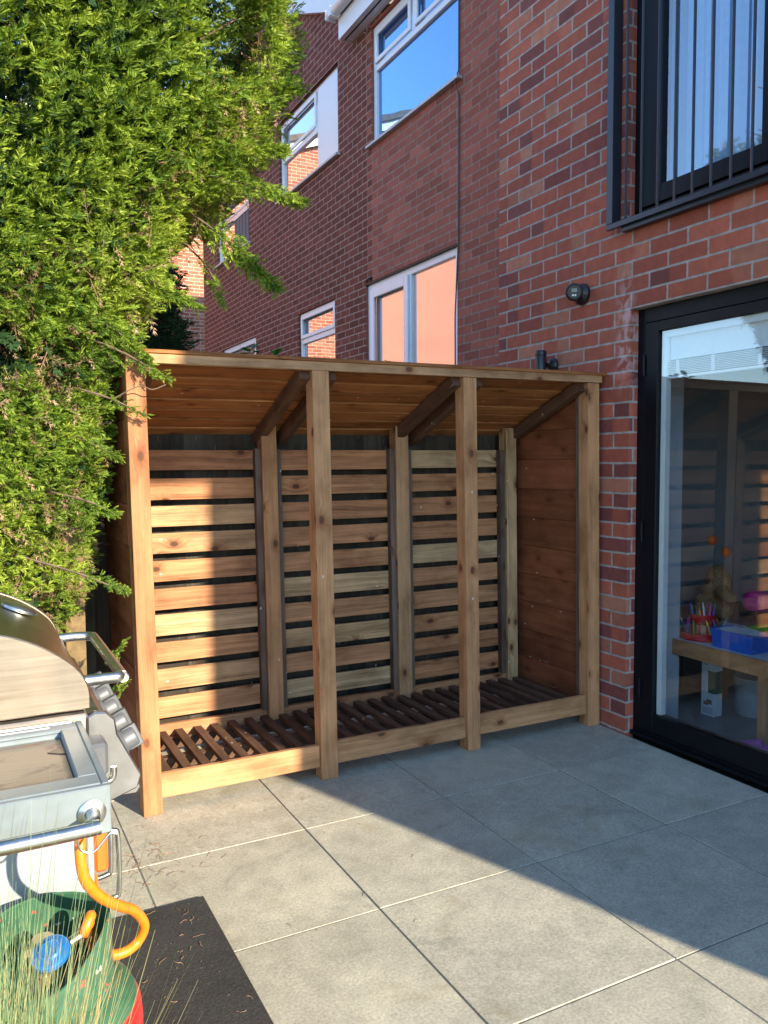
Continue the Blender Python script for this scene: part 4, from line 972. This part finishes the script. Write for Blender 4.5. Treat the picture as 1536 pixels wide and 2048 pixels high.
# ------------------------------------------------------------------ foliage
rng = np.random.default_rng(7)
def spray_template(n2=5, n3=2, spread=.62, width=.055, seed=0):
    """one flat feathery conifer spray of unit length along +X, lying in XY; returns quads (k,4,3)"""
    r = np.random.default_rng(seed); q = []
    def leaf(p, d, L, w_):
        d = np.array([math.cos(d), math.sin(d), r.uniform(-.25, .25)]); n_ = np.array([-d[1], d[0], 0])
        a = p; b = p+d*L*.45+n_*w_; c = p+d*L; e = p+d*L*.45-n_*w_
        q.append([a, b, c, e])
    q.append([np.array([0, -.010, 0]), np.array([0, .010, 0]), np.array([.95, .006, 0]), np.array([.95, -.006, 0])])
    for i in range(n2):
        t = .16+.84*i/n2
        for s in (-1, 1):
            t2 = t+(.05 if s > 0 else 0)+r.uniform(-.03, .03); L = (1-t*.72)*spread*r.uniform(.75, 1.1); ang = s*(.62+r.uniform(-.12, .12)); p = np.array([t2, 0, 0.])
            d = np.array([math.cos(ang), math.sin(ang), 0])
            leaf(p, ang, L*1.0, width*.7)
            for k in range(n3):
                tt = .30+.55*k/max(1, n3)
                for s3 in (-1, 1): leaf(p+d*L*tt, ang+s3*.55, L*.42*(1-tt*.4), width*.62)
    for s in (-1, 0, 1): leaf(np.array([.88, 0, 0.]), s*.45, .22, width*.8)
    Q_ = np.array(q)
    Q_[:, :, 2] += -.22*(Q_[:, :, 0]**2)+.15*np.abs(Q_[:, :, 1])       # droop
    return Q_
def tuft_template(n=17, seed=0, cone=.62, wd=.036):
    """one little feathery tuft of unit length along +X, its scaly branchlets spreading in three dimensions"""
    r = np.random.default_rng(seed); q = []
    def leaf(p, d, L, w_):
        d = d/np.linalg.norm(d); n_ = np.cross(d, r.normal(0, 1, 3)); n_ /= np.linalg.norm(n_)
        q.append([p, p+d*L*.5+n_*w_, p+d*L, p+d*L*.5-n_*w_])
    flat = np.array([1, 1, .45])
    for i in range(n):
        t = (i+.5)/n; p = np.array([t*.72, 0, -.10*t*t]); s_ = -1 if i % 2 else 1
        d = np.array([1.0, s_*cone*r.uniform(.7, 1.5), r.normal(0, .35)])*flat
        L = (.44-.20*t)*r.uniform(.75, 1.25); leaf(p, d, L, wd*r.uniform(.8, 1.2))
        if i % 3 == 0: leaf(p+d/np.linalg.norm(d)*L*.5, d+r.normal(0, .5, 3), L*.5, wd*.8)
    leaf(np.array([.65, 0, -.04]), np.array([1, 0, -.1]), .35, wd)
    q.append([np.array([0, -.012, 0]), np.array([0, .012, 0]), np.array([.7, .008, -.05]), np.array([.7, -.008, -.05])])
    return np.array(q)
TPL = [tuft_template(15+k % 3, seed=k, cone=.5+.1*k, wd=.032+.003*(k % 3)) for k in range(6)]
TPL_FINE = [spray_template(7, 3, seed=20+k, spread=.5, width=.036) for k in range(3)]
TPL_FAT = [spray_template(4, 1, seed=70+k, spread=.6, width=.07) for k in range(3)]
def scatter(name, P, D, S, mat, tpls, parent=None, bid=None):
    """P positions, D directions, S lengths -> one mesh of sprays"""
    n = len(P); D = D/np.linalg.norm(D, axis=1, keepdims=True)
    upv = np.tile(np.array([[0, 0, 1.]]), (n, 1))+rng.normal(0, .55, (n, 3))
    Z = upv-(upv*D).sum(1, keepdims=True)*D; Z /= np.linalg.norm(Z, axis=1, keepdims=True); Y = np.cross(Z, D)
    which = rng.integers(0, len(tpls), n); V = []; B = []
    for k, T in enumerate(tpls):
        ix = np.where(which == k)[0]
        if not len(ix): continue
        m_ = len(T); F = T.reshape(-1, 3)
        W = F[None, :, 0, None]*D[ix][:, None]+F[None, :, 1, None]*Y[ix][:, None]+F[None, :, 2, None]*Z[ix][:, None]
        W = W*S[ix][:, None, None]+P[ix][:, None]
        V.append(W.reshape(-1, 3)); bb = (rng.random(len(ix)) if bid is None else bid[ix]); B.append(np.repeat(bb, m_)+rng.normal(0, .07, len(ix)*m_)+np.tile((T[:, :, 0].mean(1)-.5)*.45, len(ix)))
    V = np.concatenate(V); B = np.clip(np.concatenate(B), 0, 1); nf = len(V)//4
    me = bpy.data.meshes.new(name); me.vertices.add(len(V)); me.vertices.foreach_set('co', V.astype(np.float32).ravel())
    me.loops.add(nf*4); me.loops.foreach_set('vertex_index', np.arange(nf*4, dtype=np.int32))
    me.polygons.add(nf); me.polygons.foreach_set('loop_start', np.arange(0, nf*4, 4, dtype=np.int32))
    try: me.polygons.foreach_set('loop_total', np.full(nf, 4, dtype=np.int32))
    except Exception: pass
    a = me.attributes.new('bid', 'FLOAT', 'FACE'); a.data.foreach_set('value', B.astype(np.float32))
    me.materials.append(mat); me.update(calc_edges=True)
    o = bpy.data.objects.new(name, me); C.objects.link(o)
    if parent is not None: o.parent = parent; o.matrix_parent_inverse = Matrix.Translation(-Vector(parent.location))
    return o
# cheap smooth 3-D noise
_ph = rng.uniform(0, 6.28, (14, 3)); _fr = rng.normal(0, 1, (14, 3)); _fr /= np.linalg.norm(_fr, axis=1, keepdims=True)
def n3(P, f):
    s = 0
    for k in range(14): s = s+np.sin(P@(_fr[k]*f*(.7+.05*k))+_ph[k, 0])
    return s/14*1.9
def capsule_branch(P0, P1, n, S, spread):
    n = int(n*2.4); t = rng.random(n)**.8; P = P0+(P1-P0)*t[:, None]+rng.normal(0, spread, (n, 3))*(1.1-t[:, None])
    D = (P1-P0)/np.linalg.norm(P1-P0)+rng.normal(0, .55, (n, 3)); return P, D, np.full(n, S)*.72*rng.uniform(.6, 1.15, n)

tree = thing('conifer_tree', 'tall bright green leylandii conifer in the sun left of the wood store', 'tree', (-3.5, .55, 0))
zk = np.array([.55, .78, .95, 1.05, 1.25, 1.42, 1.65, 1.82, 2.05, 2.34, 2.46, 2.6, 2.85, 3.2, 3.6, 4.6])
xk = np.array([-2.60, -2.52, -2.46, -2.43, -2.40, -2.37, -2.35, -2.30, -2.17, -2.06, -1.80, -1.74, -1.66, -1.62, -1.62, -1.8])
CX = -3.75
def crown_pts(n, r0, r1, facing=True):
    z = rng.uniform(.56, 3.5, n); a = rng.uniform(-2.9, 1.2, n)         # angle round the trunk: -pi/2 looks at the viewer
    rad = rng.uniform(r0, r1, n)
    ax = np.interp(z, zk, xk)-CX; ay = .55+.22*(z-1.0).clip(0, 2)
    x = CX+ax*np.sign(np.cos(a))*np.abs(np.cos(a))**.55*rad; y = .62+ay*np.where(np.sin(a) > 0, .6, 1.15)*np.sign(np.sin(a))*np.abs(np.sin(a))**.6*rad
    P = np.stack([x, y, z], 1); N = np.stack([np.cos(a)/ax, np.sin(a)/ay, np.full(n, .05)], 1); N /= np.linalg.norm(N, axis=1, keepdims=True)
    return P, N
def carve(P):
    d = ((P[:, 0]-(-1.98))/.16)**2+((P[:, 2]-3.06-.3*(P[:, 1]-.2))/.20)**2
    return d > 1.0
P, N = crown_pts(72000, .84, 1.0)
P = P+N*(n3(P, 7.0)*.055+n3(P, 17.0)*.03)[:, None]
den = n3(P, 9.0)*.6+n3(P+5, 20.0)*.5
keep = (den > -.44) & carve(P)
P, N = P[keep], N[keep]
D = N*.8+rng.normal(0, .55, P.shape)+np.array([.25, -.15, .30])
S = rng.uniform(.04, .085, len(P))
# hanging branches that stand out of the outline
br_ = [((-2.02, .12, 2.32), (-1.755, .05, 2.08), 95, .085, .028), ((-1.98, .05, 2.48), (-1.66, .0, 2.42), 80, .08, .026), ((-1.95, .1, 2.85), (-1.655, .0, 2.86), 80, .075, .024),
       ((-1.95, .1, 2.62), (-1.74, .0, 2.60), 70, .08, .028), ((-2.02, .1, 3.02), (-1.72, .05, 3.24), 70, .09, .04), ((-2.46, .05, 1.92), (-2.29, -.02, 1.76), 60, .07, .03),
       ((-2.42, .0, 1.80), (-2.22, -.03, 1.69), 32, .06, .022), ((-2.45, .0, 1.62), (-2.30, -.02, 1.55), 22, .05, .02), ((-2.56, .0, .98), (-2.395, -.02, .90), 34, .055, .022), ((-2.52, 0, 1.24), (-2.42, -.02, 1.19), 22, .06, .02),
       ((-2.35, .1, 2.10), (-2.08, .05, 1.98), 70, .075, .03), ((-2.6, .05, 1.5), (-2.40, .0, 1.40), 40, .06, .03), ((-2.02, .2, 2.2), (-1.95, .1, 2.0), 30, .06, .02),
       ((-2.47, -.05, .62), (-2.405, -.08, .72), 10, .05, .012), ((-2.45, -.05, .50), (-2.40, -.08, .58), 12, .05, .014)]
PP, DD, SS = [P], [D], [S]
for a, b_, n_, s_, sp_ in br_:
    p_, d_, q_ = capsule_branch(np.array(a), np.array(b_), n_, s_, sp_); PP.append(p_); DD.append(d_); SS.append(q_)
P = np.concatenate(PP); D = np.concatenate(DD); S = np.concatenate(SS)
tone = np.clip(.50+n3(P, 5.0)*.22+n3(P+9, 16.0)*.2+rng.normal(0, .15, len(P)), 0, 1)
scatter('crown', P, D, S, M['conifer'], TPL, tree, tone)
# inner, thinner layer: old brown twigs and darker green
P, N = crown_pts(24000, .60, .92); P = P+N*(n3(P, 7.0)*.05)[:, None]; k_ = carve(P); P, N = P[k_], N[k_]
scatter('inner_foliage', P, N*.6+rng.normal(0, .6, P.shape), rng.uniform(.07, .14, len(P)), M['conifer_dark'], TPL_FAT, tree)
P, N = crown_pts(12000, .86, 1.0); P = P+N*(n3(P, 7.0)*.05)[:, None]
dn = n3(P+2, 3.4)+.9*np.exp(-((P[:, 2]-1.75)/.35)**2)+.5*np.exp(-((P[:, 2]-.9)/.25)**2)
k_ = (dn > .02) & carve(P); P, N = P[k_], N[k_]
scatter('dead_twigs', P, N*.25+rng.normal(0, .7, P.shape)+np.array([0, 0, -.35]), rng.uniform(.05, .11, len(P)), M['dead_twig'], [spray_template(3, 1, seed=50+k, spread=.5, width=.018) for k in range(3)], tree)
random.seed(2)
tk = MB(); tk.tube([(-3.75, .62, 0), (-3.74, .62, 1.5), (-3.72, .64, 3.0), (-3.75, .62, 4.6)], [.16, .13, .10, .04], 14); tk.build('trunk', M['bark'], tree, smooth=True)
lb = MB()
for k in range(70):
    z = random.uniform(.7, 4.2); a = random.uniform(-2.6, .8); rr = random.uniform(.7, .93)
    ax = float(np.interp(z, zk, xk))-CX; ay = (.55+.22*min(2, max(0, z-1)))*1.1
    e = Vector((CX+ax*math.cos(a)*rr, .62+ay*math.sin(a)*rr, z)); s_ = Vector((-3.75, .62, z-.35))
    if ((e.x+1.98)/.16)**2+((e.z-3.06)/.2)**2 < 1: continue
    mid_ = s_.lerp(e, .5)+Vector((random.uniform(-.05, .05), random.uniform(-.05, .05), -.04)); lb.tube(bez([s_, mid_, e], 4), [.022-.0022*i for i in range(9)], 6)
for a, b_, n_, s_, sp_ in br_[:13]:
    a, b_ = Vector(a), Vector(b_); st = a+(a-b_)*1.2+Vector((-.1, .15, 0)); lb.tube(bez([st, a, b_], 4), [.006-.0005*i for i in range(9)], 5)
lb.build('limbs', M['bark'], tree, smooth=True)
# one bare twig reaching past the post
lb = MB(); lb.tube(bez([(-2.42, .0, 1.60), (-2.32, -.02, 1.655), (-2.27, -.02, 1.645), (-2.22, -.02, 1.665)], 4), .0022, 5)
lb.build('twig', M['bark'], tree, smooth=True); lb = MB(); lb.tube(bez([(-2.46, -.04, .46), (-2.43, -.06, .56), (-2.42, -.06, .66)], 4), .0018, 5)
lb.build('twig', M['bark'], tree, smooth=True)

# darker conifer beyond the fence, house shade also put into its dark leaf colour
TX = -2.04
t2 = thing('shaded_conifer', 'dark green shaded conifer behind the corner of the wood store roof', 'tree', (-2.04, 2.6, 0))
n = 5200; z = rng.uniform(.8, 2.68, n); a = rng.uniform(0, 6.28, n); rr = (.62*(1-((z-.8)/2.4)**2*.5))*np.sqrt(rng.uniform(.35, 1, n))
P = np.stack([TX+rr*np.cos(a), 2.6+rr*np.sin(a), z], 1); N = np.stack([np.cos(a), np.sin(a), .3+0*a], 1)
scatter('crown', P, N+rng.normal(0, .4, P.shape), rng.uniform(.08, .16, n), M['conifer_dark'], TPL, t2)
tk = MB(); tk.tube([(TX, 2.6, 0), (TX, 2.6, 2.5)], [.06, .015], 10); tk.build('trunk', M['bark'], t2, smooth=True)

# sprigs showing over the wood store roof
def sprig(x, y, z, h, n, L, label, seed):
    t = thing('leafy_sprig', label, 'plant', (x, y, 0)); r_ = random.Random(seed)
    s_ = MB(); s_.tube([(x, y, .0), (x+.01, y, z*.5), (x, y, z+h)], [.006, .004, .002], 6); s_.build('stem', M['bark'], t, smooth=True)
    l_ = MB()
    for k in range(n):
        zz_ = z+h*r_.random(); a = r_.uniform(0, 6.28); el = r_.uniform(-.2, .8); d = Vector((math.cos(a)*math.cos(el), math.sin(a)*math.cos(el), math.sin(el))); LL = L*r_.uniform(.6, 1.2)
        b0 = Vector((x, y, zz_))+d*.01; sd_ = d.cross(Vector((0, 0, 1))).normalized()*LL*.32; up_ = Vector((0, 0, LL*.08)); o = len(l_.v)
        l_.v += [tuple(b0), tuple(b0+d*LL*.35+sd_+up_), tuple(b0+d*LL*.75+sd_*.8+up_), tuple(b0+d*LL), tuple(b0+d*LL*.75-sd_*.8+up_), tuple(b0+d*LL*.35-sd_+up_)]
        l_.quad([o, o+1, o+2, o+3], [(0, 0)]*4, r_.random()); l_.quad([o, o+3, o+4, o+5], [(0, 0)]*4, r_.random())
    l_.build('leaves', M['leaf_green'], t)
sprig(-1.55, 1.02, 1.86, .11, 34, .055, 'bright leafy sprig over the roof left of the small white window', 1)
sprig(-1.41, 1.02, 1.86, .09, 26, .05, 'leafy sprig over the roof in front of the small white window', 2)
sprig(-.72, 1.02, 1.875, .075, 14, .03, 'tiny dark sprig over the roof in front of the patio door', 3)

# ornamental grass in the lower left corner
gp = thing('ornamental_grass', 'clump of fine green and straw coloured grass in front of the gas bottle', 'grass plant', (-2.865, -2.03, 0))
gb_ = MB(); r_ = random.Random(9)
def blade(x, y, L, lean, az, w_, b, z0=0.0, droop=1.0):
    pts = []; p = Vector((x, y, z0)); th_ = lean; n_ = 7
    for k in range(n_+1):
        pts.append(p.copy()); p = p+Vector((math.sin(th_)*math.cos(az), math.sin(th_)*math.sin(az), math.cos(th_)))*L/n_; th_ += droop*.12*r_.uniform(.6, 1.4)
    sd_ = Vector((-math.sin(az+r_.uniform(-1, 1)), math.cos(az), 0)); o = len(gb_.v)
    for k, q in enumerate(pts):
        ww = w_*(1-(k/n_)**1.6)+.0002; gb_.v += [tuple(q-sd_*ww), tuple(q+sd_*ww)]
    for k in range(n_): gb_.quad([o+2*k, o+2*k+1, o+2*k+3, o+2*k+2], [(0, 0)]*4, b)
GX, GY = -2.90, -2.03
for k in range(1300):
    a = r_.uniform(0, 6.28); rr = .075*math.sqrt(r_.random()); u_ = r_.random()
    x_, y_ = GX+rr*math.cos(a), GY+rr*math.sin(a)
    if u_ < .55: blade(x_, y_, r_.uniform(.64, .84)-.6*max(0, x_-GX), r_.uniform(.0, .06), r_.uniform(.6, 5.2), .0011, r_.uniform(0, .5), 0, .3)
    elif u_ < .8: blade(x_, y_, r_.uniform(.64, .78)-.6*max(0, x_-GX), r_.uniform(.0, .05), r_.uniform(.8, 5.2), .0011, r_.uniform(.65, .95), 0, .6)
    else: blade(x_+.01, y_-.01, r_.uniform(.70, .77), r_.uniform(.0, .03), r_.uniform(-2.2, 1.4), .0010, r_.uniform(.8, 1), 0, .62)
for k in range(34):
    blade(GX+r_.uniform(-.03, .09), GY+r_.uniform(-.03, .05), r_.uniform(.84, 1.0), r_.uniform(.0, .10), r_.uniform(-1.6, 3.0), .0009, r_.uniform(.1, .6), 0, .3)
gb_.build('blades', M['grass_green'], gp)
